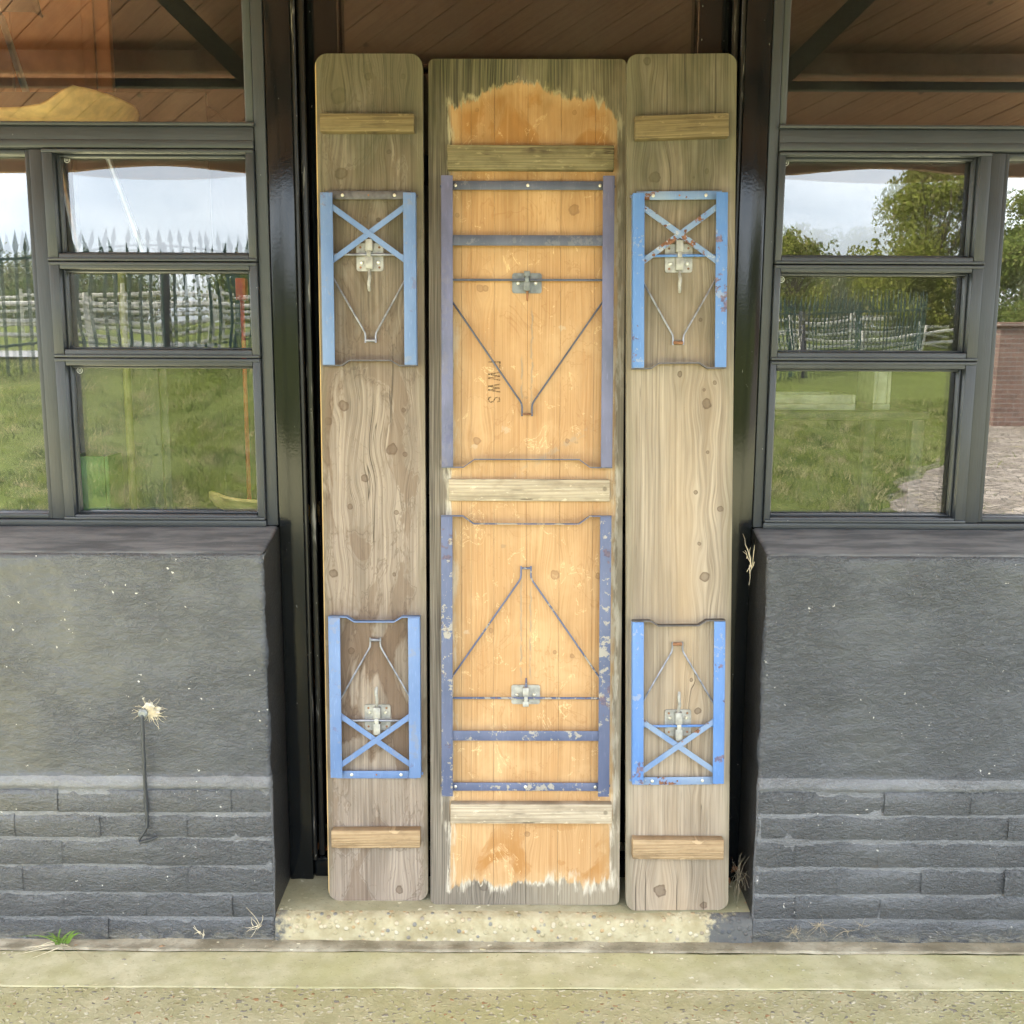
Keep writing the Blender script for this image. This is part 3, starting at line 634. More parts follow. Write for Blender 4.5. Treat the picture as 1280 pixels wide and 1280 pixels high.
# door surround
CX = .0095
def surround(sg):
    X = lambda a: CX + sg * a
    a = at(MB().box(X(.5505), X(.6135), 2.622, 2.72, .0, 3.62, .003).build('door_post', M['black_gloss'], bld, True))
    MB().tube([(X(.5455), 2.632, .125), (X(.5455), 2.632, 3.62)], .0062, 10).build('bead', M['black_worn'], a, True)
    MB().box(X(.527), X(.5395), 2.664, 2.72, .127, 3.62, .002).build('groove', M['black_gloss'], a, True)
    MB().box(X(.5225), X(.5375), 2.648, 2.663, .127, 3.62, .003).build('stop_strip', M['black_worn'], a, True)
    c = at(MB().box(X(.447), X(.5215), 2.690, 2.76, .127, 3.62, .003).build('door_stile', M['black_gloss'], bld, True))
surround(-1); surround(1)
d = MB(); d.box(CX - .4465, CX + .4465, 2.729, 2.765, .127, .36, .003)
door = at(d.build('door', M['black_gloss'], bld, True))
for (z0, z1) in ((1.93, 2.0), (2.205, 2.2205), (1.02, 1.12), (3.40, 3.55)):
    MB().box(CX - .4465, CX + .4465, 2.731, 2.765, z0, z1, .003).build('rail', M['black_gloss'], door, True)
MB().box(CX - .05, CX + .05, 2.7305, 2.764, .36, 1.93, .003).build('meeting_stile', M['black_gloss'], door, True)
pane_mesh(CX - .4465, CX + .4465, .36, 3.40, 2.748, .0001).build('pane', M['glass'], door, 'all')
at(MB().box(CX - .5495, CX + .5495, 2.637, 2.69, .0705, .1255, .004).build('threshold', M['black_gloss'], bld, True))

# veranda roof: diagonal boards, purlin, tie bar, posts and braces
t = T('stained_soffit_boards'); c0 = t.co(); X, Y, Z = t.sep(c0)
ca, sa = math.cos(R(40)), math.sin(R(40))
al = X * ca + Y * sa * 1.16; ac = Y * ca * 1.16 - X * sa
st_ = t.noise(t.vec(al * 2.0, ac * 70.0, 1.0), 1.0, 4, 0.6); bg_ = t.noise(c0, 3.0, 3); kn = t.voro(t.vec(al, ac, 0.0), 5.0)
c = t.mix(st_.ss(0.3, 0.7), (0.48, 0.23, 0.15), (0.64, 0.34, 0.23)); c = t.mix(bg_.ss(0.35, 0.7) * 0.5, c, (0.40, 0.18, 0.115)); c = t.mix(kn.ss(0.09, 0.04) * 0.7, c, (0.07, 0.03, 0.015))
M['soffit'] = t.bsdf(c, 0.5, t.bump(st_, 0.3, 0.001), spec=0.4)
M['soffit_beam'] = simple('stained_roof_beam', (0.34, 0.175, 0.11), 0.55, 0, 0.2, 9)
M['roof'] = simple('dark_roof_covering', (0.06, 0.06, 0.065), 0.8)
SL = .60; RY0, RZ0 = .22, 2.412
def roof_z(y): return RZ0 + SL * (y - RY0)
RT = (Vector((0, 1, SL))).normalized(); RN = Vector((0, -SL, 1)).normalized()
RL = (2.598 - RY0) / RT.y; RX = 4.6
roof = MB()
o = Vector((0, RY0, RZ0))
def rp_(x, s, h): q = o + RT * s + RN * h; return (x, q.y, q.z)
vs = [rp_(x, s, h) for x in (-RX, RX) for s in (-.02, RL) for h in (.024, .07)]
roof.add(vs, [(0, 1, 3, 2), (4, 6, 7, 5), (0, 4, 5, 1), (2, 3, 7, 6), (0, 2, 6, 4), (1, 5, 7, 3)])
canopy = at(roof.build('veranda_roof', M['roof'], bld))
def clip(poly, f):
    out = []
    for i in range(len(poly)):
        a, b = poly[i], poly[(i + 1) % len(poly)]; fa, fb = f(a), f(b)
        if fa >= 0: out.append(a)
        if fa * fb < 0: k = fa / (fa - fb); out.append((a[0] + (b[0] - a[0]) * k, a[1] + (b[1] - a[1]) * k))
    return out
bw = .098; dx, ds = -math.cos(R(40)), -math.sin(R(40))      # boards run down-slope towards -x (mirrored in the glass)
nx_, ns_ = -ds, dx
k = -90
for k in range(-75, 75):
    c0_, c1_ = k * bw, k * bw + bw - .005
    far = 30
    poly = [(nx_ * c0_ + dx * far, ns_ * c0_ + ds * far), (nx_ * c0_ - dx * far, ns_ * c0_ - ds * far), (nx_ * c1_ - dx * far, ns_ * c1_ - ds * far), (nx_ * c1_ + dx * far, ns_ * c1_ + ds * far)]
    for f in (lambda p: p[0] + RX, lambda p: RX - p[0], lambda p: p[1], lambda p: RL - p[1]): poly = clip(poly, f) if len(poly) > 2 else poly
    if len(poly) < 3: continue
    h0 = random.uniform(0, .0015); n = len(poly)
    vs = [rp_(p[0], p[1], h0) for p in poly] + [rp_(p[0], p[1], .0235) for p in poly]
    fs = [tuple(range(n)), tuple(range(n, 2 * n))[::-1]] + [(i, (i + 1) % n, n + (i + 1) % n, n + i) for i in range(n)]
    MB().add(vs, fs).build('roof_board', M['soffit'], canopy)
PYY = .79
MB().box(-RX, RX, PYY - .035, PYY + .035, roof_z(PYY) - .105, roof_z(PYY) - .024, .004).build('purlin', M['soffit_beam'], canopy, True)
MB().box(-RX, RX, RY0 - .03, RY0 + .02, RZ0 - .075, RZ0 + .05, .004).build('fascia', M['soffit_beam'], canopy, True)
M['black_matt'] = simple('black_metalwork', (0.012, 0.012, 0.014), 0.5)
MB().box(-RX, RX, PYY - .02, PYY + .02, roof_z(PYY) - .165, roof_z(PYY) - .13, .004).build('tie_bar', M['black_matt'], canopy, True)
for sg in (-1, 1):
    for px in (1.085, 3.6):
        ps = at(MB().box(sg * px - .02, sg * px + .02, PYY - .02, PYY + .02, 0.0, roof_z(PYY) - .166, .003).build('veranda_post', M['black_matt'], bld, True))
        p0 = Vector((sg * px, PYY, roof_z(PYY) - .17)); p1 = Vector((sg * (px + .465), PYY + .51, 3.05)); p0.z = 2.60
        MB().strip([p0, p1], (sg * -.6, 0, .8), .075, (0, -1, 0), .05).build('brace', M['black_matt'], ps)
# upper wall above the eaves level and the dark room behind
M['room'] = simple('dim_room_paint', (0.018, 0.016, 0.014), 0.8)
rm = MB(); rm.box(-3.6, 3.6, 6.6, 6.7, 0, 3.7); rm.box(-3.7, -3.601, 2.85, 6.7, 0, 3.7); rm.box(3.601, 3.7, 2.85, 6.7, 0, 3.7); rm.box(-3.6, 3.6, 2.71, 6.6, 3.621, 3.7); rm.box(-3.6, 3.6, 2.96, 6.6, .0, .06)
rm.box(-3.6, -.63, 2.77, 2.85, 0, 1.04); rm.box(.65, 3.6, 2.77, 2.85, 0, 1.04)
at(rm.build('interior', M['room'], bld))
at(MB().box(-RX, RX, 2.60, 2.705, 3.625, 4.1).build('gable_wall', M['wall'], bld))

# ------------------------------------------------------------------ beer garden table and benches leaning in the doorway
def frame_on(b0, b1):
    b0, b1 = Vector(b0), Vector(b1); v = (b1 - b0).normalized(); u = (Vector((1, 0, 0)) - v * v.x).normalized(); n = u.cross(v)
    m = Matrix((u, -n, v)).transposed().to_4x4(); m.translation = b0; return m, (b1 - b0).length
def rr_outline(w, L_, r0, r1, n=8):
    """rounded rectangle, u from -w to w, v 0..L"""
    pts = []
    for (cx, cy, r, a0) in ((w - r0, r0, r0, -90), (w - r1, L_ - r1, r1, 0), (-w + r1, L_ - r1, r1, 90), (-w + r0, r0, r0, 180)):
        for i in range(n + 1):
            a = R(a0 + 90 * i / n); pts.append((cx + r * math.cos(a), cy + r * math.sin(a)))
    return pts
def planks(root, w, L_, r, joints, th, mat, name='plank'):
    out = rr_outline(w, L_, r, r); cuts = [-w] + list(joints) + [w]; res = []
    for a, b in zip(cuts[:-1], cuts[1:]):
        g0 = 0 if a == -w else .0003; g1 = 0 if b == w else .0003
        p = clip(clip(out, lambda q: q[0] - (a + g0)), lambda q: (b - g1) - q[0])
        pp = [p[i] for i in range(len(p)) if (Vector(p[i]) - Vector(p[i - 1])).length > 1e-5]
        res.append(MB().prism(pp, random.uniform(-.0004, .0006), -th, 0.0008 if len(joints) else .003).build(name, mat, root, True))
    return res
P = lambda u, v, w: (u, -w, v)
def leg_frame(root, h, d, c, hw, lw, kind, mats, rnd):
    """folded leg frame: h hinge end along the board, d direction (+1/-1), c centre, hw half width, lw leg width"""
    paint, barp, rusty, rodm, footm, tubem, zinc = mats
    V = lambda tt: h + d * tt
    bench = kind == 'bench'
    Lg = .4245 if bench else .7225
    t0 = .006 if bench else 0.0
    # hinge bar with its bolts: the leg frame's own mesh also carries the bent foot bar
    ct0, ct1 = (.0, .0195) if bench else (.0105, .0315)
    fr = MB(); fr.box(c - hw + lw * .4, c + hw - lw * .4, -.0165, -.0135, V(ct0), V(ct1), .0008)
    fr.box(c - hw + lw * .4, c + hw - lw * .4, -.0135, -.001, V(ct0) - .0014, V(ct0) + .0014)
    fr.tube([P(c - hw - .004, V((ct0 + ct1) / 2), .008), P(c + hw + .004, V((ct0 + ct1) / 2), .008)], .0035, 8)
    f = fr.build('leg_frame', barp, root, True)
    ft = MB(); hump = .0125 if bench else .020; e = hw + .0005; a, b = (.046, .066) if bench else (.055, .083)
    pts = [(-e, Lg), (-e + a, Lg), (-e + b, Lg - hump), (e - b, Lg - hump), (e - a, Lg), (e, Lg)]
    ft.strip([P(c + u, V(tt + .0015), .017) for u, tt in pts], (0, 1, 0), .022, (0, 0, 1), .0028); ft.build('foot_bar', footm, f)
    for sg in (-1, 1):
        x0, x1 = c + sg * hw, c + sg * (hw - lw)
        m = MB(); m.box(x0, x1, -.0315, -.0285, V(t0), V(Lg), .0011); m.box(x0, x0 - sg * .003, -.0285, -.0035, V(t0), V(Lg), .0008)
        m.build('leg', paint, f, True)
    in_ = hw - lw
    if bench:
        for i, sg in enumerate((1, -1)):
            w = .0262 if i == 0 else .0232
            pa, pb = Vector(P(c - sg * (in_ + .006), V(.037), w)), Vector(P(c + sg * (in_ + .006), V(.170), w))
            q = (pb - pa).normalized(); wd = q.cross(Vector((0, 1, 0)))
            MB().strip([pa, pb], wd, .0135, (0, 1, 0), .0026).build('cross_brace', rusty, f)
    else:
        m = MB(); m.box(c - in_ - .004, c + in_ + .004, -.0275, -.0247, V(.145), V(.171), .001); m.build('cross_bar', barp, f, True)
    rt = .1535 if bench else .254
    MB().tube([P(c - in_ - .004, V(rt), .0175), P(c + in_ + .004, V(rt), .0175)], .0034 if bench else .0031, 10).build('rod', rodm, f, True)
    vt = (.213, .343, .3685) if bench else (.310, .562, .5945)
    hv = .0128 if bench else .0126
    m = MB()
    for sg in (-1, 1):
        pts = [P(c + sg * (in_ + .006), V(vt[0] - (.007)), .013), P(c + sg * (hv + .005), V(vt[1] - .006), .0085), P(c + sg * (hv + .001), V(vt[1] + .002), .008), P(c + sg * hv, V(vt[1] + .009), .008), P(c + sg * hv, V(vt[2]), .008)]
        m.tube(pts, .0024, 8)
    m.build('stay', M['steel'] if bench else barp, f, True)
    MB().tube([P(c - hv + .001, V(vt[2] - .0055), .008), P(c + hv - .001, V(vt[2] - .0055), .008)], .0042 if bench else .0028, 10).build('stay_tube', tubem, f, True)
    for i, (u, big) in enumerate(((-.064, 1), (0, 0), (.064, 1)) if bench else ((-in_ + .006, 1), (0, 1), (in_ - .006, 1))):
        m = MB(); q = V((ct0 + ct1) / 2); r = .0040 if big else .0022
        m.tube([P(c + u, q, .0164), P(c + u, q, .0185), P(c + u, q, .0195)], [r, r, r * .55], 10); m.build('screw', M['bolt'] if big else M['rust'], f, True)
    # latch that grips the rod
    lt0, lt1 = (.124, .192) if bench else (.235, .285); pw = .0335 if bench else .0372; lu = c + rnd
    zt, zb = sorted((V(lt0), V(lt1)))
    out = [(lu + p[0], zt + p[1]) for p in rr_outline(pw, zb - zt, .006, .006, 4)]
    l = MB().prism(out, .0045, .0004, .0006).build('latch', zinc, root, True)
    ww = .0088 if bench else .0078
    m = MB(); mid = rt
    m.box(lu - ww, lu + ww, -.0205, -.0045, V(mid + .004), V(lt1 - .004), .0015)
    m.box(lu - ww, lu + ww, -.0225, -.0045, V(lt0 - .008 if bench else lt0 - .003), V(mid - .008), .0018)
    m.box(lu - ww * .62, lu + ww * .62, -.0255, -.0215, V(mid - .009), V(mid + .006), .0012)
    m.build('catch', zinc, l, True)
    if bench:
        hk = [P(lu, V(lt1 - .006), .012), P(lu, V(lt1 + .006), .016), P(lu + .0012, V(lt1 + .018), .021), P(lu - .0008, V(lt1 + .034), .024), P(lu - .0002, V(lt1 + .046), .022), P(lu + .0004, V(lt1 + .050), .019)]
        MB().tube(hk, [.0036, .0040, .0042, .0043, .0042, .0034], 10).build('hook', zinc, l, True)
    else:
        MB().tube([P(lu + .001, V(lt1 - .004), .011), P(lu + .001, V(lt1 + .020), .012)], [.0036, .0022], 8).build('hook', tubem, l, True)
    ym = rt + (.018 if bench else .006)
    for sg in (-1, 1):
        if bench:
            for tt in (lt0 + .010, lt1 - .009):
                MB().tube([P(lu + sg * .0235, V(tt), .0040), P(lu + sg * .0235, V(tt), .0050)], .0030, 8).build('screw_hole', M['rust'], l, True)
        MB().tube([P(lu + sg * (.0205 if bench else .0215), V(ym), .0044), P(lu + sg * (.0205 if bench else .0215), V(ym), .0065), P(lu + sg * (.0205 if bench else .0215), V(ym), .0082)], [.0050, .0046, .0025], 10).build('screw', M['bolt'], l, True)
    return f
def cleat(root, u0, u1, v0, v1, th, mat, rot=0.0):
    m = MB(); m.box(-(u1 - u0) / 2, (u1 - u0) / 2, -th, .0002, -(v1 - v0) / 2, (v1 - v0) / 2, .0022)
    ob = m.build('batten', mat, root, True); ob.location = ((u0 + u1) / 2, 0, (v0 + v1) / 2); ob.rotation_euler = (0, rot, 0); return ob

GB = 'folded beer garden set leaning in the doorway'
# left bench
mL, LL = frame_on((-.3484, 2.513, .0705), (-.3565, 2.655, 2.2245))
lb = empty('folding_bench'); lb.matrix_world = mL
tag(lb, 'narrow brown stained bench with pale blue legs standing on end left of the orange table', 'bench', 'folding benches stood on end')
MB().prism(rr_outline(.1315, LL, .030, .030), 0, -.027, .003).build('seat_board', M['left_wood'], lb, True)
mats = (M['blue_left'], M['dark_steel'], M['blue_left'], M['steel'], M['dark_steel'], M['steel'], M['zinc'])
leg_frame(lb, 1.826, -1, -.0018, .1170, .0305, 'bench', mats, .0)
mats = (M['blue_left'], M['blue_left'], M['blue_left'], M['steel'], M['blue_left'], M['steel'], M['zinc'])
leg_frame(lb, .3385, 1, .0010, .1165, .0300, 'bench', mats, .003)
cleat(lb, -.1178, .1122, 1.9665, 2.0095, .026, M['cleat_green'], R(.1)); cleat(lb, -.1165, .1138, .1562, .2035, .030, M['cleat_tan'], R(-.3))
# right bench
mR, LR = frame_on((.4345, 2.4725, .0705), (.4055, 2.617, 2.217))
rb = empty('folding_bench'); rb.matrix_world = mR
tag(rb, 'narrow pale honey bench with rusty bright blue legs standing right of the orange table', 'bench', 'folding benches stood on end')
MB().prism(rr_outline(.1325, LR, .026, .026), 0, -.027, .003).build('seat_board', M['right_wood'], rb, True)
mats = (M['blue_right'], M['blue_rusty'], M['blue_rusty'], M['blue_right'], M['dark_steel'], M['rust'], M['zinc'])
leg_frame(rb, 1.8235, -1, -.0068, .1148, .0282, 'bench', mats, .001)
leg_frame(rb, .3425, 1, -.0045, .1165, .0285, 'bench', mats, .003)
cleat(rb, -.1153, .1098, 1.9480, 2.0025, .026, M['cleat_green'], R(-1.2)); cleat(rb, -.1194, .1138, .1495, .2015, .030, M['cleat_tan'], R(.9))
# table
mT, LT = frame_on((.0383, 2.4965, .0705), (.034, 2.70, 2.2255))
tb = empty('folding_table'); tb.matrix_world = mT
tag(tb, 'wide orange varnished folding table with navy legs standing on end between the two benches', 'table')
planks(tb, .2475, LT, .016, (-.1655, -.141, -.0825, .0017, .0852, .1705), .026, M['table_wood'])
mats = (M['navy'], M['navy_bar'], M['navy'], M['navy_bar'], M['navy_bar'], M['rust'], M['zinc_dark'])
leg_frame(tb, 1.8715, -1, .0012, .2155, .0290, 'table', mats, -.0012)
mats = (M['navy_chip'], M['navy_chip'], M['navy_chip'], M['navy_chip'], M['navy_chip'], M['navy_chip'], M['zinc'])
leg_frame(tb, .3000, 1, .0000, .2160, .0290, 'table', mats, .0003)
cleat(tb, -.1990, .2155, 1.8885, 1.9478, .024, M['cleat_grey'], R(.1)); cleat(tb, -.1973, .2126, 1.0615, 1.1175, .020, M['cleat_pale'], R(.1)); cleat(tb, -.1933, .2237, .2280, .2790, .030, M['cleat_pale'], R(-.05))
# stencilled letters, reading down the board
t = T('faded_stencil_ink'); c0 = t.co(); n = t.noise(c0, 260.0, 4, 0.6)
bs = t.tree.nodes.new('ShaderNodeBsdfDiffuse'); bs.inputs[0].default_value = (0.17, 0.115, 0.07, 1); tr = t.tree.nodes.new('ShaderNodeBsdfTransparent'); ms = t.tree.nodes.new('ShaderNodeMixShader')
t.put(ms.inputs[0], n.ss(0.34, 0.62) * 0.62 + 0.12); t.tree.links.new(tr.outputs[0], ms.inputs[1]); t.tree.links.new(bs.outputs[0], ms.inputs[2]); t.tree.links.new(ms.outputs[0], t.out.inputs[0])
def seg_letter(ch):
    """stroke letters in a unit box (0..w, 0..1)"""
    s = {'F': [[(0, 0), (0, 1), (.55, 1)], [(0, .52), (.42, .52)]],
         'W': [[(0, 1), (.2, 0), (.40, .95), (.60, 0), (.80, 1)]],
         'S': [[(.52, .80), (.44, .95), (.28, 1.0), (.10, .93), (.04, .76), (.12, .60), (.30, .51), (.48, .40), (.55, .23), (.46, .07), (.28, 0), (.10, .04), (.02, .20)]]}[ch]
    return s
mb = MB(); pos = [('F', 0.0), ('W', .0265), ('W', .0565), ('S', .0885)]
Hh = .0290
for ch, off in pos:
    for st in seg_letter(ch):
        pts = [(-.0968 + y * Hh, 1.4143 - off - x * Hh * .82) for x, y in st]
        for a, b in zip(pts[:-1], pts[1:]):
            a, b = Vector(a), Vector(b); q = (b - a).normalized(); nn = Vector((-q.y, q.x)) * .0017; e = q * .0012
            mb.add([P(*(a - e + nn), .0012), P(*(a - e - nn), .0012), P(*(b + e - nn), .0012), P(*(b + e + nn), .0012)], [(0, 1, 2, 3)])
mb.build('stencil_lettering', t.m, tb)

# ------------------------------------------------------------------ small things on the wall and step
wi = MB(); hy = 2.428
wi.tube([(-.913, hy + .018, .612), (-.9135, hy, .609), (-.9140, hy - .002, .60), (-.9160, hy, .45), (-.9165, hy + .002, .335), (-.9170, hy, .318), (-.926, hy - .004, .300), (-.938, hy - .004, .284)], [.005, .005, .0045, .0045, .0045, .0045, .004, .004], 8)
wi.tube([(-.938, hy - .004, .284), (-.934, hy - .006, .278), (-.905, hy - .006, .287), (-.890, hy - .002, .292)], [.0042, .0045, .0048, .003], 8)
hk = tag(wi.build('wall_hook', M['frame_v'], None, True), 'long grey painted iron window hook hanging on the left wall under a straw tuft', 'hook')
ey = MB(); ey.tube([(-.913, 2.446, .614), (-.913, 2.430, .614), (-.913, 2.426, .614)], [.012, .012, .007], 12); ey.build('eye_plate', M['zinc_dark'], hk, True)
M['straw'] = simple('dry_straw', (0.60, 0.52, 0.36), 0.8, 0, 0.3, 40); M['dead_leaf'] = simple('dead_brown_leaf', (0.23, 0.095, 0.035), 0.8, 0, 0.4, 60); M['root'] = simple('dry_rootlets', (0.30, 0.25, 0.17), 0.8, 0, 0.3, 60)
def fibres(name, mat, c, n, spread, r, normal=(0, -1, 0), lift=.02, bias=(0, 0, 0), seg=4, lo=.25):
    mb = MB(); c = Vector(c); nn = Vector(normal)
    for i in range(n):
        d = Vector((random.gauss(0, 1), random.gauss(0, 1), random.gauss(0, 1))); d = (d - nn * d.dot(nn)).normalized(); d = (d + Vector(bias) * random.random()).normalized()
        ln = spread * random.uniform(lo, 1) * random.uniform(.4, 1); s0 = c + Vector((random.gauss(0, 1), random.gauss(0, 1), random.gauss(0, 1))) * spread * .09; s0 = s0 - nn * (s0 - c).dot(nn) + nn * random.uniform(.003, lift * .6)
        side = d.cross(nn) * random.uniform(-.8, .8); pts = []
        for k in range(seg + 1):
            f = k / seg; pts.append(s0 + d * ln * f + side * ln * f * f + nn * (lift * random.uniform(0, .4) * f))
        mb.tube(pts, [r * (1 - .6 * k / seg) for k in range(seg + 1)], 4)
    return mb.build(name, mat)
stf = tag(fibres('straw_tuft', M['straw'], (-.897, 2.442, .617), 110, .050, .00055, lift=.012, bias=(1.3, 0, -.1), lo=.05), 'pale straw and mortar splat stuck to the left wall beside the hook top', 'straw')
M['mortar'] = simple('white_mortar', (.60, .58, .53), .9, 0, .25, 90, .002)
for (mx_, mz_, r_) in ((-.903, .620, .017), (-.890, .609, .012), (-.912, .607, .008), (-.897, .632, .006), (-.880, .622, .006)):
    k = 22; rr_ = [r_ * (1 + .45 * nz3(math.cos(6.283 * i / k) * 1.5 + mx_ * 40, math.sin(6.283 * i / k) * 1.5, mz_ * 70) + .3 * nz3(i * 1.7, mz_ * 50, 2)) for i in range(k)]
    vs = [(mx_, 2.4405, mz_)] + [(mx_ + .62 * q * math.cos(6.283 * i / k), 2.4415 + .001 * nz3(i, 1, 1), mz_ + .62 * q * math.sin(6.283 * i / k)) for i, q in enumerate(rr_)] + [(mx_ + q * math.cos(6.283 * i / k), 2.4495, mz_ + q * math.sin(6.283 * i / k)) for i, q in enumerate(rr_)]
    MB().add(vs, [(0, 1 + i, 1 + (i + 1) % k) for i in range(k)] + [(1 + i, 1 + k + i, 1 + k + (i + 1) % k, 1 + (i + 1) % k) for i in range(k)]).build('mortar_splat', M['mortar'], stf, 'all')
tag(fibres('dry_grass_wisp', M['straw'], (.605, 2.500, .985), 9, .11, .0011, normal=(-1, 0, 0), lift=.03, bias=(0, -.2, .6)), 'dry grass wisp caught at the right corner under the sill', 'dry grass')
tag(fibres('root_wisp', M['root'], (.612, 2.530, .135), 40, .09, .0007, normal=(-1, 0, .2), lift=.02, bias=(0, .2, -.3)), 'tangled dry rootlets hanging at the lower right door corner', 'roots')
for i, (x, n_) in enumerate(((.73, 26), (.795, 22), (.865, 8), (.90, 7))):
    tag(fibres('root_wisp', M['root'], (x, 2.434, .035 + .02 * (i % 2)), n_, .045, .0006, lift=.008, bias=(.4 - .5 * (i % 2), 0, .6)), ('curly dry rootlets on the right wall base nearest the doorstep', 'wide tuft of dry rootlets second from the doorstep on the right wall base', 'short dry stalk third from the doorstep on the right wall base', 'thin dry stalk farthest right on the right wall base')[i], 'roots', 'dry rootlets along the wall base')
tag(fibres('root_wisp', M['straw'], (-.645, 2.432, .05), 10, .06, .0009, lift=.012, bias=(.2, 0, .8)), 'small dry straw sprig at the left wall corner by the doorstep', 'straw')
tag(fibres('root_wisp', M['straw'], (-.79, 2.432, .025), 7, .05, .0009, lift=.01, bias=(.2, 0, .6)), 'faint dry stalks low on the left wall base', 'straw')
M['grass_green'] = simple('fresh_grass_blade', (0.16, 0.27, 0.045), 0.6, 0, 0.3, 20)
gt = MB(); gy = MB()
for i in range(26):
    mbx = gt if i < 17 else gy; a = random.uniform(-1, 1); ln = random.uniform(.05, .12) if i < 17 else random.uniform(.06, .12)
    p0 = Vector((-1.150 + random.gauss(0, .008), 2.418 + random.gauss(0, .005), .002)); d = Vector((a * .8, -random.uniform(.05, .5), random.uniform(.8, 1.6) if i < 17 else random.uniform(.02, .15)))
    if i >= 17: d.x = random.uniform(-1.2, .6)
    d = d.normalized(); pts = [p0 + d * ln * f + Vector((a * .3, -.1, -.45)) * ln * f * f for f in (0, .33, .66, 1)]
    pts = [Vector((q.x, q.y, max(q.z, .004))) for q in pts]; wd = Vector((d.z + .2, .1, -d.x)).normalized()
    vs = []
    for f, q in zip((1, .85, .55, .06), pts): vs += [q - wd * .0022 * f, q + wd * .0022 * f]
    mbx.add(vs, [(0, 1, 3, 2), (2, 3, 5, 4), (4, 5, 7, 6)])
weed = tag(gt.build('grass_tuft', M['grass_green']), 'small green grass tuft growing from the crack at the foot of the left wall', 'weed')
gy.build('dry_blade', M['straw'], weed)
def leaf(name, c, size, mat, label, rz):
    mb = MB(); n = 6; vs = []
    for k in range(n + 1):
        f = k / n; w = math.sin(math.pi * min(1, f * .95 + .03)) * size * .35
        for s in (-1, 0, 1): vs.append((f * size, s * w, .006 * abs(s) * size / .03 + size * .25 * math.sin(f * 3)))
    mb.add(vs, [(k * 3 + s, k * 3 + s + 1, k * 3 + s + 4, k * 3 + s + 3) for k in range(n) for s in (0, 1)])
    ob = mb.build(name, mat); ob.location = c; ob.rotation_euler = (random.uniform(-.4, .4), random.uniform(-.3, .3), rz); return tag(ob, label, 'leaf', 'dead leaves in the doorway')
leaf('dead_leaf', (.595, 2.585, .082), .032, M['dead_leaf'], 'orange brown dead leaf lowest at the right corner of the step', 2.2)
leaf('dead_leaf', (.600, 2.60, .105), .030, M['dead_leaf'], 'brown dead leaf lying above another at the right corner of the step', .6)
leaf('dead_leaf', (-.515, 2.662, .130), .034, M['dead_leaf'], 'brown dead leaf on the left door threshold against the bench edge', .3)
leaf('dead_leaf', (-.535, 2.668, .129), .028, M['dead_leaf'], 'small dark dead leaf on the left door threshold by the black post', 1.9)

# ------------------------------------------------------------------ things inside the room, seen through the glass
def sm(name, c): return simple(name, c, .55)
M['yellow'] = sm('mustard_plastic', (.80, .58, .22)); M['chair_green'] = sm('olive_plastic', (.20, .22, .10)); M['dark_plastic'] = sm('dark_plastic', (.03, .028, .03)); M['chrome'] = simple('chair_steel', (.5, .5, .5), .3, .8)
def shell_chair(loc, rz, mat, label):
    """moulded shell chair: seat and backrest one curved sheet on four splayed legs"""
    r = empty('shell_chair', loc); r.rotation_euler = (0, 0, rz)
    prof = [(.25, .41), (.22, .435), (.10, .43), (-.05, .428), (-.12, .435), (-.18, .465), (-.215, .495), (-.238, .516), (-.255, .520)]
    wid = [.17, .20, .225, .23, .23, .225, .21, .185, .14]; vs = []; n = 8
    for (x, z), w in zip(prof, wid):
        for j in range(n + 1):
            s = -1 + 2 * j / n; lift = (.03 if z < .46 else .06) * abs(s) ** 2.6
            vs.append((x + (lift * .6 if z > .46 else 0), s * w, z + (lift if z < .46 else lift * .2)))
    fs = [(i * (n + 1) + j, i * (n + 1) + j + 1, (i + 1) * (n + 1) + j + 1, (i + 1) * (n + 1) + j) for i in range(len(prof) - 1) for j in range(n)]
    sh = MB().add(vs, fs).build('shell', mat, r, 'all'); so = sh.modifiers.new('thickness', 'SOLIDIFY'); so.thickness = .008
    for sx, sy in ((1, 1), (1, -1), (-1, 1), (-1, -1)):
        MB().tube([(sx * .10, sy * .14, .42), (sx * .21, sy * .21, 0)], .010, 8).build('leg', M['chrome'], r, True)
    return tag(r, label, 'chair', 'moulded shell chairs indoors')
cab = MB(); cab.box(-2.35, -1.02, 3.05, 3.62, .06, 1.743, .006)
cb = tag(cab.build('tall_cupboard', M['dark_plastic'], None, True), 'tall dark cupboard behind the left window carrying moulded chairs', 'cupboard')
for x0 in (-2.34, -1.68): MB().box(x0, x0 + .64, 3.032, 3.049, .09, 1.72, .003).build('door', M['dark_plastic'], cb, True)
shell_chair((-1.43, 3.30, 1.722), math.pi - .15, M['yellow'], 'mustard yellow moulded chair showing its curved back above the left window transom')
shell_chair((-2.10, 4.20, 2.402), .35, M['dark_plastic'], 'dark moulded chair on top of the locker against the orange screen')
shell_chair((-.64, 3.10, .56), R(60), M['yellow'], 'tan moulded chair on the floor inside the lower left window corner')
M['orange_wood'] = simple('orange_pine_panel', (.27, .115, .042), .6, 0, .25, 8)
pn = tag(MB().box(-3.3, -1.75, 4.70, 4.74, .06, 3.55, .004).build('pine_screen', M['orange_wood'], None, True), 'tall orange pine screen standing inside behind the upper left window', 'screen')
for k in range(5): MB().box(-3.3 + k * .36, -3.3 + k * .36 + .05, 4.675, 4.699, .06, 3.55, .003).build('batten', M['orange_wood'], pn, True)
lm = MB(); lm.tube([(-2.20, 4.30, 3.02), (-1.65, 4.30, 3.02)], .02, 10)
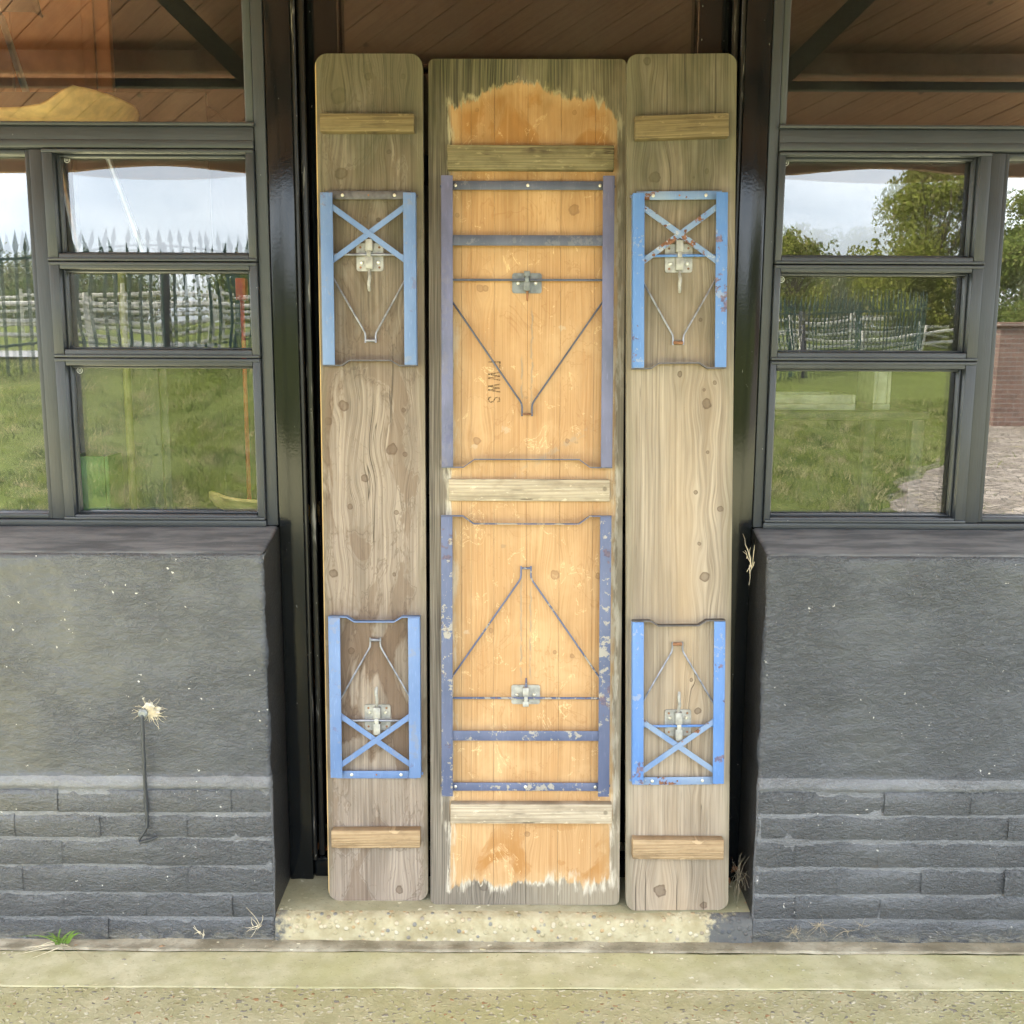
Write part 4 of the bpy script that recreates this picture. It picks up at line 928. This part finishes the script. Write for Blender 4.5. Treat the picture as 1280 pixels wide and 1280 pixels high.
t = T('lit_tube'); em = t.tree.nodes.new('ShaderNodeEmission'); em.inputs[0].default_value = (1.0, .50, .20, 1); em.inputs[1].default_value = 1.1; t.tree.links.new(em.outputs[0], t.out.inputs[0])
lamp = tag(MB().box(-2.25, -1.60, 4.27, 4.33, 3.045, 3.08, .004).build('tube_lamp', M['dark_plastic'], None, True), 'lit warm tube lamp glowing inside behind the upper left window', 'lamp')
lm.build('tube', t.m, lamp, True)
for x in (-2.2, -1.65): MB().tube([(x, 4.30, 3.08), (x, 4.30, 3.62)], .004, 6).build('hanger', M['chrome'], lamp)
M['red'] = sm('red_enamel', (.62, .06, .03)); M['ypole'] = sm('yellow_enamel', (.15, .14, .045)); M['gbox'] = sm('green_plastic', (.04, .13, .03)); M['wht'] = sm('white_board', (.34, .34, .32)); M['org'] = sm('orange_plastic', (.75, .26, .05))
def pole(name, x, y, r, h, mat, label, head):
    m = MB(); m.tube([(x, y, .06), (x, y, .075), (x, y, .09)], [.13, .13, .04], 20); ob = m.build(name, M[mat], None, True)
    MB().tube([(x, y, .088), (x, y, h)], r, 12).build('pole', M[mat], ob, True)
    if head: MB().box(x - .017, x + .017, y - .017, y + .017, h, h + .07, .006).build('head', M[mat], ob, True)
    else: MB().tube([(x, y, h), (x, y, h + .02)], [r, r * .4], 12).build('head', M[mat], ob, True)
    return tag(ob, label, 'post', 'barrier posts indoors')
pole('barrier_post', -.86, 3.32, .007, 1.66, 'red', 'red barrier post with a square head inside at the right of the left window', True)
pole('barrier_post', -1.12, 3.0, .011, 1.75, 'ypole', 'yellow barrier post inside at the middle of the left window', False)
def crate(x, y, z, sx, sy, sz, mat, label):
    m = MB(); m.box(-sx, sx, -sy, sy, 0, .02, .003); ob = m.build('storage_crate', M[mat], None, True); ob.location = (x, y, z)
    for s in (-1, 1):
        MB().box(s * sx, s * (sx - .012), -sy, sy, .0205, sz, .003).build('side_panel', M[mat], ob, True)
        MB().box(-sx + .0125, sx - .0125, s * sy, s * (sy - .012), .0205, sz, .003).build('end_panel', M[mat], ob, True)
    return tag(ob, label, 'crate', 'plastic crates indoors')
def side_table(x, y, w, d_, h, label, mt='orange_wood'):
    m = MB(); m.box(-w, w, -d_, d_, h - .025, h, .004); ob = m.build('side_table', M[mt], None, True); ob.location = (x, y, .06)
    for sx in (-1, 1):
        for sy in (-1, 1): MB().box(sx * (w - .03) - .02, sx * (w - .03) + .02, sy * (d_ - .03) - .02, sy * (d_ - .03) + .02, 0, h - .0255, .003).build('leg', M[mt], ob, True)
    return tag(ob, label, 'table', 'side tables indoors')
tc_ = MB(); tc_.box(-2.6, -1.1, 3.9, 4.5, .06, 2.40, .05); tl = tag(tc_.build('tall_locker', M['dark_plastic'], None, True), 'tall dark locker behind the moulded chair with the pine screen above it', 'locker')
for k in range(3): MB().box(-2.59 + k * .5, -2.59 + k * .5 + .48, 3.882, 3.899, .1, 2.42, .003).build('door', M['dark_plastic'], tl, True)
side_table(-.70, 3.10, .24, .24, .50, 'low pine side table inside the left window under the tan chair')
side_table(-1.25, 3.0, .2, .07, .90, 'small pine side table inside the left window under the green crate')
crate(-1.22, 2.99, .962, .06, .06, .24, 'gbox', 'bright green open crate standing inside the lower left window')
side_table(1.0, 3.5, .32, .25, 1.26, 'small dark side table inside the right window under the white crates', 'dark_plastic')
crate(.95, 3.42, 1.322, .15, .12, .05, 'wht', 'long white open crate inside the lower right window')
crate(1.19, 3.40, 1.322, .028, .08, .13, 'wht', 'narrow tall white crate inside the lower right window')

# ------------------------------------------------------------------ what the glass mirrors: bank, fences, trees, path (all in front of the building)
def lerp(x, pts):
    return float(np.interp(x, [p[0] for p in pts], [p[1] for p in pts]))
PL = [(0, -.05), (8.6, -.05), (9.6, .02), (12, .42), (16, 1.17), (22, 1.44), (28, 1.72), (60, 3.2), (300, 9)]
PR = [(0, -.05), (8.6, -.05), (9.6, .0), (14, .12), (20, .42), (29, .88), (33, 1.15), (40, 1.75), (60, 3.2), (300, 9)]
def gh(x, y):
    d = 5.32 - y; s = min(1, max(0, (x + 2.5) / 6.0)); s = s * s * (3 - 2 * s)
    return lerp(d, PL) * (1 - s) + lerp(d, PR) * s
t = T('rough_grass_ground'); c0 = t.co(); X, Y, Z = t.sep(c0)
n1 = t.noise(t.vec(X, Y, 0.0), 0.9, 5, 0.6); n2 = t.noise(t.vec(X * .7, Y * 1.5, 0.0), 5.0, 5, 0.65); n3 = t.noise(t.vec(X, Y, 0.0), 40.0, 4, 0.7)
c = t.mix(n1.ss(0.35, 0.65), (0.125, 0.155, 0.03), (0.17, 0.20, 0.05)); c = t.mix(n2.ss(0.56, 0.72) * 0.7, c, (0.28, 0.22, 0.12)); c = t.mix(n3.ss(0.5, 0.7) * .4, c, (0.07, 0.11, 0.02))
M['grass'] = t.bsdf(c, 0.9, t.bump(n3 + n2, 1.0, 0.06), spec=0.1)
gx = sorted(set([-260, -120, -60, -35] + list(np.linspace(-24, 24, 65)) + [35, 60, 120, 260])); gyv = sorted(set([-280, -150, -90, -60] + list(np.linspace(-45, -3.39, 70))))
struct(grid_obj('grass_bank', gx, gyv, lambda x, y: gh(x, y) + (0.05 * nz3(x * .6, y * .6, 2) if -40 < y < -4.5 else 0), M['grass']))
struct(MB().box(-300, 300, -3.6, 300, -.6, -.26).build('ground', M['grass']))
# blades and tussocks
N = 110000
bx = rng.uniform(-11, 11, N); dd = 9.2 + (rng.random(N) ** 1.6) * 12; by = 5.32 - dd
onpath = (bx > 3.0 + (dd - 9) * .58) & (bx < 8.5 + (dd - 9) * .7)
clump = np.array([mnoise.noise(Vector((float(x) * 1.7, float(y) * 1.7, 5.0))) for x, y in zip(bx, by)])
keep = ~(onpath & (rng.random(N) < .93)); bx, by, clump = bx[keep], by[keep], clump[keep]
bz = np.array([gh(float(x), float(y)) + 0.05 * mnoise.noise(Vector((float(x) * .6, float(y) * .6, 2))) for x, y in zip(bx, by)])
ln = (rng.uniform(.025, .075, len(bx))) * (1 + 1.3 * np.clip(clump * 1.6, -.5, .6)); an = rng.uniform(0, 6.283, len(bx)); le = rng.uniform(.3, 1.4, len(bx)) * ln
w = rng.uniform(.006, .014, len(bx)); bl = np.zeros((len(bx), 3, 3)); cx_, sx_ = np.cos(an), np.sin(an)
ph = rng.uniform(0, 6.283, len(bx)); wx, wy = np.cos(ph) * w, np.sin(ph) * w
bl[:, 0] = np.stack([bx - wx, by - wy, bz - .01], 1); bl[:, 1] = np.stack([bx + wx, by + wy, bz - .01], 1); bl[:, 2] = np.stack([bx + cx_ * le, by + sx_ * le, bz + ln], 1)
def leafmat(name, a, b, cdry, dry=.2, patchy=False):
    t = T(name); g = t.tree.nodes.new('ShaderNodeNewGeometry'); rr = S(t, g.outputs['Random Per Island'])
    c = t.mix(rr, a, b)
    if patchy:
        PX, PY_, PZ = t.sep(t.co()); p1 = t.noise(t.vec(PX * 1.6, PY_ * 1.1, 0.0), 1.0, 4, .6); p2 = t.noise(t.vec(PX * 3.0, PY_ * 2.0, 4.0), 1.0, 4, .65)
        c = t.mix(p1.ss(.36, .66), c, (.045, .085, .013)); c = t.mix(p2.ss(.50, .60) * .85, c, cdry); p3 = t.noise(t.vec(PX * 7.0, PY_ * 5.0, 9.0), 1.0, 3, .6); c = t.mix(p3.ss(.42, .32) * .6, c, (.035, .06, .01))
    c = t.mix((rr * 7.31)._m('FRACT').ss(1 - dry, 1 - dry + .05), c, cdry)
    bs = t.tree.nodes.new('ShaderNodeBsdfDiffuse'); tl = t.tree.nodes.new('ShaderNodeBsdfTranslucent'); ms = t.tree.nodes.new('ShaderNodeMixShader'); ms.inputs[0].default_value = .45
    t.put(bs.inputs[0], c); t.put(tl.inputs[0], c); t.tree.links.new(bs.outputs[0], ms.inputs[1]); t.tree.links.new(tl.outputs[0], ms.inputs[2]); t.tree.links.new(ms.outputs[0], t.out.inputs[0]); return t.m
M['blade'] = leafmat('grass_blades', (.15, .19, .024), (.23, .26, .05), (.44, .38, .21), .12, True)
go = bulk('grass', bl, 3, M['blade']); go['kind'] = 'stuff'
# cobbled path on the right
t = T('cobbled_path'); c0 = t.co(); X, Y, Z = t.sep(c0); v = t.vec(X * 1.0, Y * 1.0, 0.0)
e = t.voro(v, 7.0, 'DISTANCE_TO_EDGE'); cid = t.voro(v, 7.0, out='Color'); r, g, b = t.sep(cid); n = t.noise(v, 3.0, 4, .6)
c = t.mix(r, (0.16, 0.13, 0.105), (0.27, 0.23, 0.19)); c = t.mix(e.ss(.06, .02), c, (0.10, 0.085, 0.06)); c = t.mix(n.ss(.55, .7) * .6, c, (.20, .17, .09))
M['cobble'] = t.bsdf(c, .85, t.bump(e.ss(0, .12), .8, .03), spec=.2)
pxs = np.linspace(0, 1, 9); pds = np.linspace(8.75, 26, 60); vs = []
for d_ in pds:
    for q in pxs:
        x = (3.1 + (d_ - 9) * .58) * (1 - q) + (8.5 + (d_ - 9) * .7) * q + .35 * nz3(d_ * 1.2, q * 2, 1) * (q in (0.0, 1.0)); y = 5.32 - d_; vs.append((x, y, gh(x, y) + .035))
struct(MB().add(vs, [(i * 9 + j, i * 9 + j + 1, (i + 1) * 9 + j + 1, (i + 1) * 9 + j) for i in range(59) for j in range(8)]).build('cobbled_path', M['cobble'], None, 'all'))
# spiked palisade fence
M['pal'] = simple('dark_green_palisade_paint', (.020, .055, .045), .5); M['pal_grey'] = simple('grey_road', (.24, .24, .24), .9)
A, B_ = Vector((-14.5, 5.32 - 9.2)), Vector((22.0, 5.32 - 38.6))
A, B_ = Vector((-16.0, 5.32 - 8.9)), Vector((22.0, 5.32 - 38.7))
dirv = (B_ - A).normalized(); s0, s1 = 5.0, 36.0; npale = int((s1 - s0) / .18)
fen = empty('palisade_fence', (0, 0, 0)); tag(fen, 'dark green spiked palisade fence crossing the grass bank, mirrored in the windows', 'fence')
pm = None
for i in range(npale):
    q = A + dirv * (s0 + i * .18); hgt = gh(q.x, q.y); w_ = .025
    if pm is None:
        ob = MB().prism([(-w_, -.25), (w_, -.25), (w_, 1.80), (w_ * 1.9, 1.87), (0, 2.12), (-w_ * 1.9, 1.87), (-w_, 1.80)], .006, -.006).build('pale', M['pal'], fen); pm = ob.data
    else: ob = bpy.data.objects.new('pale', pm); COL.objects.link(ob); ob.parent = fen
    ob.location = (q.x, q.y, hgt + random.uniform(-.02, .02)); ob.rotation_euler = (0, random.uniform(-.02, .02), math.atan2(dirv.y, dirv.x) + random.uniform(-.2, .2))
for hh in (.45, 1.72):
    pts = []
    for i in range(40):
        q = A + dirv * (s0 + (s1 - s0) * i / 39); pts.append((q.x, q.y - .03, gh(q.x, q.y) + hh))
    MB().tube(pts, .028, 4).build('rail', M['pal'], fen)
for i in range(0, npale, 17):
    q = A + dirv * (s0 + i * .18 + .08); MB().box(q.x - .04, q.x + .04, q.y - .12, q.y - .06, gh(q.x, q.y) - .2, gh(q.x, q.y) + 1.9).build('post', M['pal'], fen)
for (x_, y_) in ((-5.75, 5.32 - 17.3), (7.45, 5.32 - 26.6)):
    z_ = gh(x_, y_); MB().tube([(x_, y_, z_ - .2), (x_, y_, z_ + 1.75), (x_, y_, z_ + 1.8)], [.08, .08, .05], 8).build('strainer_post', M['black_matt'], fen, True)
# two post and rail fences
M['cleft'] = simple('silvery_cleft_oak', (.52, .49, .43), .85, 0, .3, 12, .01)
def post_rail(a, b, rails, label, hp):
    f = empty('rail_fence'); tag(f, label, 'fence', 'cleft oak fences in the field')
    a, b = Vector(a), Vector(b); n_ = int((b - a).length / 2.4); q = (b - a) / n_; pr = None
    for i in range(n_ + 1):
        p = a + q * i; z = gh(p.x, p.y)
        MB().tube([(p.x, p.y, z - .3), (p.x + random.uniform(-.03, .03), p.y, z + hp)], [.075, .055], 7).build('post', M['cleft'], f)
        if i < n_:
            p2 = a + q * (i + 1)
            for h in rails:
                z0, z1 = z + h + random.uniform(-.05, .05), gh(p2.x, p2.y) + h + random.uniform(-.05, .05); m_ = (p + p2) / 2
                MB().tube([(p.x, p.y + .04, z0), (m_.x, m_.y + .04, (z0 + z1) / 2 - .04 + random.uniform(-.04, .03)), (p2.x, p2.y + .04, z1)], [.045, .055, .042], 6).build('rail', M['cleft'], f)
post_rail((-16, 5.32 - 19.5), (20, 5.32 - 37), (.35, .68, 1.0), 'nearer silver grey cleft rail fence beyond the palisade in the window reflections', 1.2)
post_rail((-20, 5.32 - 25), (24, 5.32 - 43), (.40, .80, 1.15), 'farther silver grey cleft rail fence by the field trees in the window reflections', 1.35)
# field track, brick wall
struct(grid_obj('field_track', list(np.linspace(-30, -1, 30)), [-15.6, -14.4, -13.3], lambda x, y: gh(x, y) + .06, M['pal_grey']))
t = T('old_red_brick'); c0 = t.co(); X, Y, Z = t.sep(c0)
bk = t.tree.nodes.new('ShaderNodeTexBrick'); t.put(bk.inputs['Vector'], t.vec(X, Z, 0.0)); bk.inputs['Scale'].default_value = 1.0; bk.inputs['Brick Width'].default_value = .225; bk.inputs['Row Height'].default_value = .075; bk.inputs['Mortar Size'].default_value = .006
bk.inputs['Color1'].default_value = (.14, .075, .055, 1); bk.inputs['Color2'].default_value = (.20, .12, .09, 1); bk.inputs['Mortar'].default_value = (.22, .20, .17, 1)
n = t.noise(c0, 6.0, 4); M['oldbrick'] = t.bsdf(t.mix(n.ss(.5, .7) * .5, S(t, bk.outputs['Color']), (.08, .06, .05)), .9, t.bump(S(t, bk.outputs['Fac']), .6, .01))
bwz = gh(9, 5.32 - 17)
bwl = tag(MB().box(7.9, 16, 5.32 - 17.4, 5.32 - 17, bwz - .3, bwz + 1.65).build('brick_wall', M['oldbrick']), 'old dark red brick garden wall mirrored in the outer right window', 'wall')
MB().box(7.85, 16.05, 5.32 - 17.45, 5.32 - 16.95, bwz + 1.651, bwz + 1.72, .01).build('coping', M['oldbrick'], bwl)
# trees
M['bark'] = simple('grey_brown_bark', (.10, .075, .055), .9, 0, .3, 10, .02)
LM = [leafmat('olive_leaves', (.11, .15, .035), (.21, .24, .065), (.28, .26, .10), .12), leafmat('dark_leaves', (.06, .09, .03), (.11, .145, .045), (.17, .17, .08), .1), leafmat('yellow_green_leaves', (.17, .20, .035), (.28, .29, .07), (.32, .28, .11), .15), leafmat('grey_leaves', (.13, .15, .08), (.22, .235, .13), (.28, .26, .17), .12)]
def tree(x, d_, h, w_, mat, n_, label, ls=.10, low=.12):
    y = 5.32 - d_; z = gh(x, y); r = empty('tree', (x, y, z)); tag(r, label, 'tree', 'trees behind the fences')
    m = MB(); m.tube([(0, 0, -.3), (.05, 0, h * .3), (0, .05, h * .7)], [.035 * h + .03, .025 * h + .02, .01 * h], 8)
    tips = []
    for i in range(9):
        a = i * 2.4 + random.random(); z0 = h * random.uniform(.15, .5); tip = Vector((math.cos(a) * w_ * .33 * random.uniform(.5, 1.1), math.sin(a) * w_ * .33, h * random.uniform(.45, .95))); tips.append(tip)
        m.tube([(0, 0, z0), tip * .55 + Vector((0, 0, z0 * .35)), tip], [.012 * h, .008 * h, .003 * h], 5)
    m.build('trunk', M['bark'], r, True)
    cl = []
    for i in range(46):
        a = random.random() * 6.283; rr = math.sqrt(random.random()) * w_ * .5; zz = h * random.uniform(low, 1.0); prof = math.sin(math.pi * min(1, max(.08, (zz / h) * .86 + .12))) ** .6
        cl.append((math.cos(a) * rr * prof, math.sin(a) * rr * prof, zz, random.uniform(.10, .22) * w_))
    cl = np.array(cl); ix = rng.integers(0, len(cl), n_); dirs = rng.normal(size=(n_, 3)); dirs /= np.linalg.norm(dirs, axis=1)[:, None]; rad = rng.random(n_) ** .45
    c_ = cl[ix, :3] + dirs * (cl[ix, 3] * rad)[:, None] * np.array([1, 1, .8]); c_[:, 2] = np.maximum(c_[:, 2], .05)
    a_ = rng.normal(size=(n_, 3)); a_ /= np.linalg.norm(a_, axis=1)[:, None]; b_ = np.cross(a_, rng.normal(size=(n_, 3))); b_ /= np.linalg.norm(b_, axis=1)[:, None]; s_ = rng.uniform(.6, 1.3, n_)[:, None] * ls
    q = np.stack([c_ - a_ * s_ * .5, c_ + b_ * s_ * .28, c_ + a_ * s_ * .5, c_ - b_ * s_ * .28], 1)
    bulk('crown', q, 4, mat, r)
tree(15.9, 40, 6.3, 5.0, LM[2], 30000, 'rounded yellow green tree mirrored in the right window', .15)
tree(19.4, 38, 6.0, 4.6, LM[0], 20000, 'olive leafy tree right of the yellow green one in the mirror image', .17)
tree(11.9, 21, 4.3, 3.2, LM[3], 20000, 'grey green bushy tree above the old brick wall', .11)
tree(16.5, 46, 4.0, 8.5, LM[3], 18000, 'low grey green thicket beneath the rounded tree', .18)
tree(11.0, 41, 4.3, 2.6, LM[2], 9000, 'small yellow olive tree at the left edge of the right window reflection', .15)
tree(16.0, 60, 3.8, 10, LM[0], 12000, 'thin olive tree far behind the thicket in the right window reflection', .24)
tree(27.0, 56, 4.2, 12, LM[1], 12000, 'low dark hedge tree beyond the rails on the right', .26)
for i, (x, d_, h, w_, k) in enumerate(((-20, 50, 2.2, 8, 1), (-13, 54, 2.3, 7, 0), (-27, 56, 2.6, 9, 3), (-34, 58, 2.6, 9, 0))):
    tree(x, d_, h, w_, LM[k], 9000, ('low dark bushy tree at the field edge mirrored mid left window', 'small olive tree at the field edge mirrored at the left window right side', 'grey green tree at the field edge mirrored at the far left', 'broad olive tree at the field edge beyond the mirrored picture edge')[i], .22)
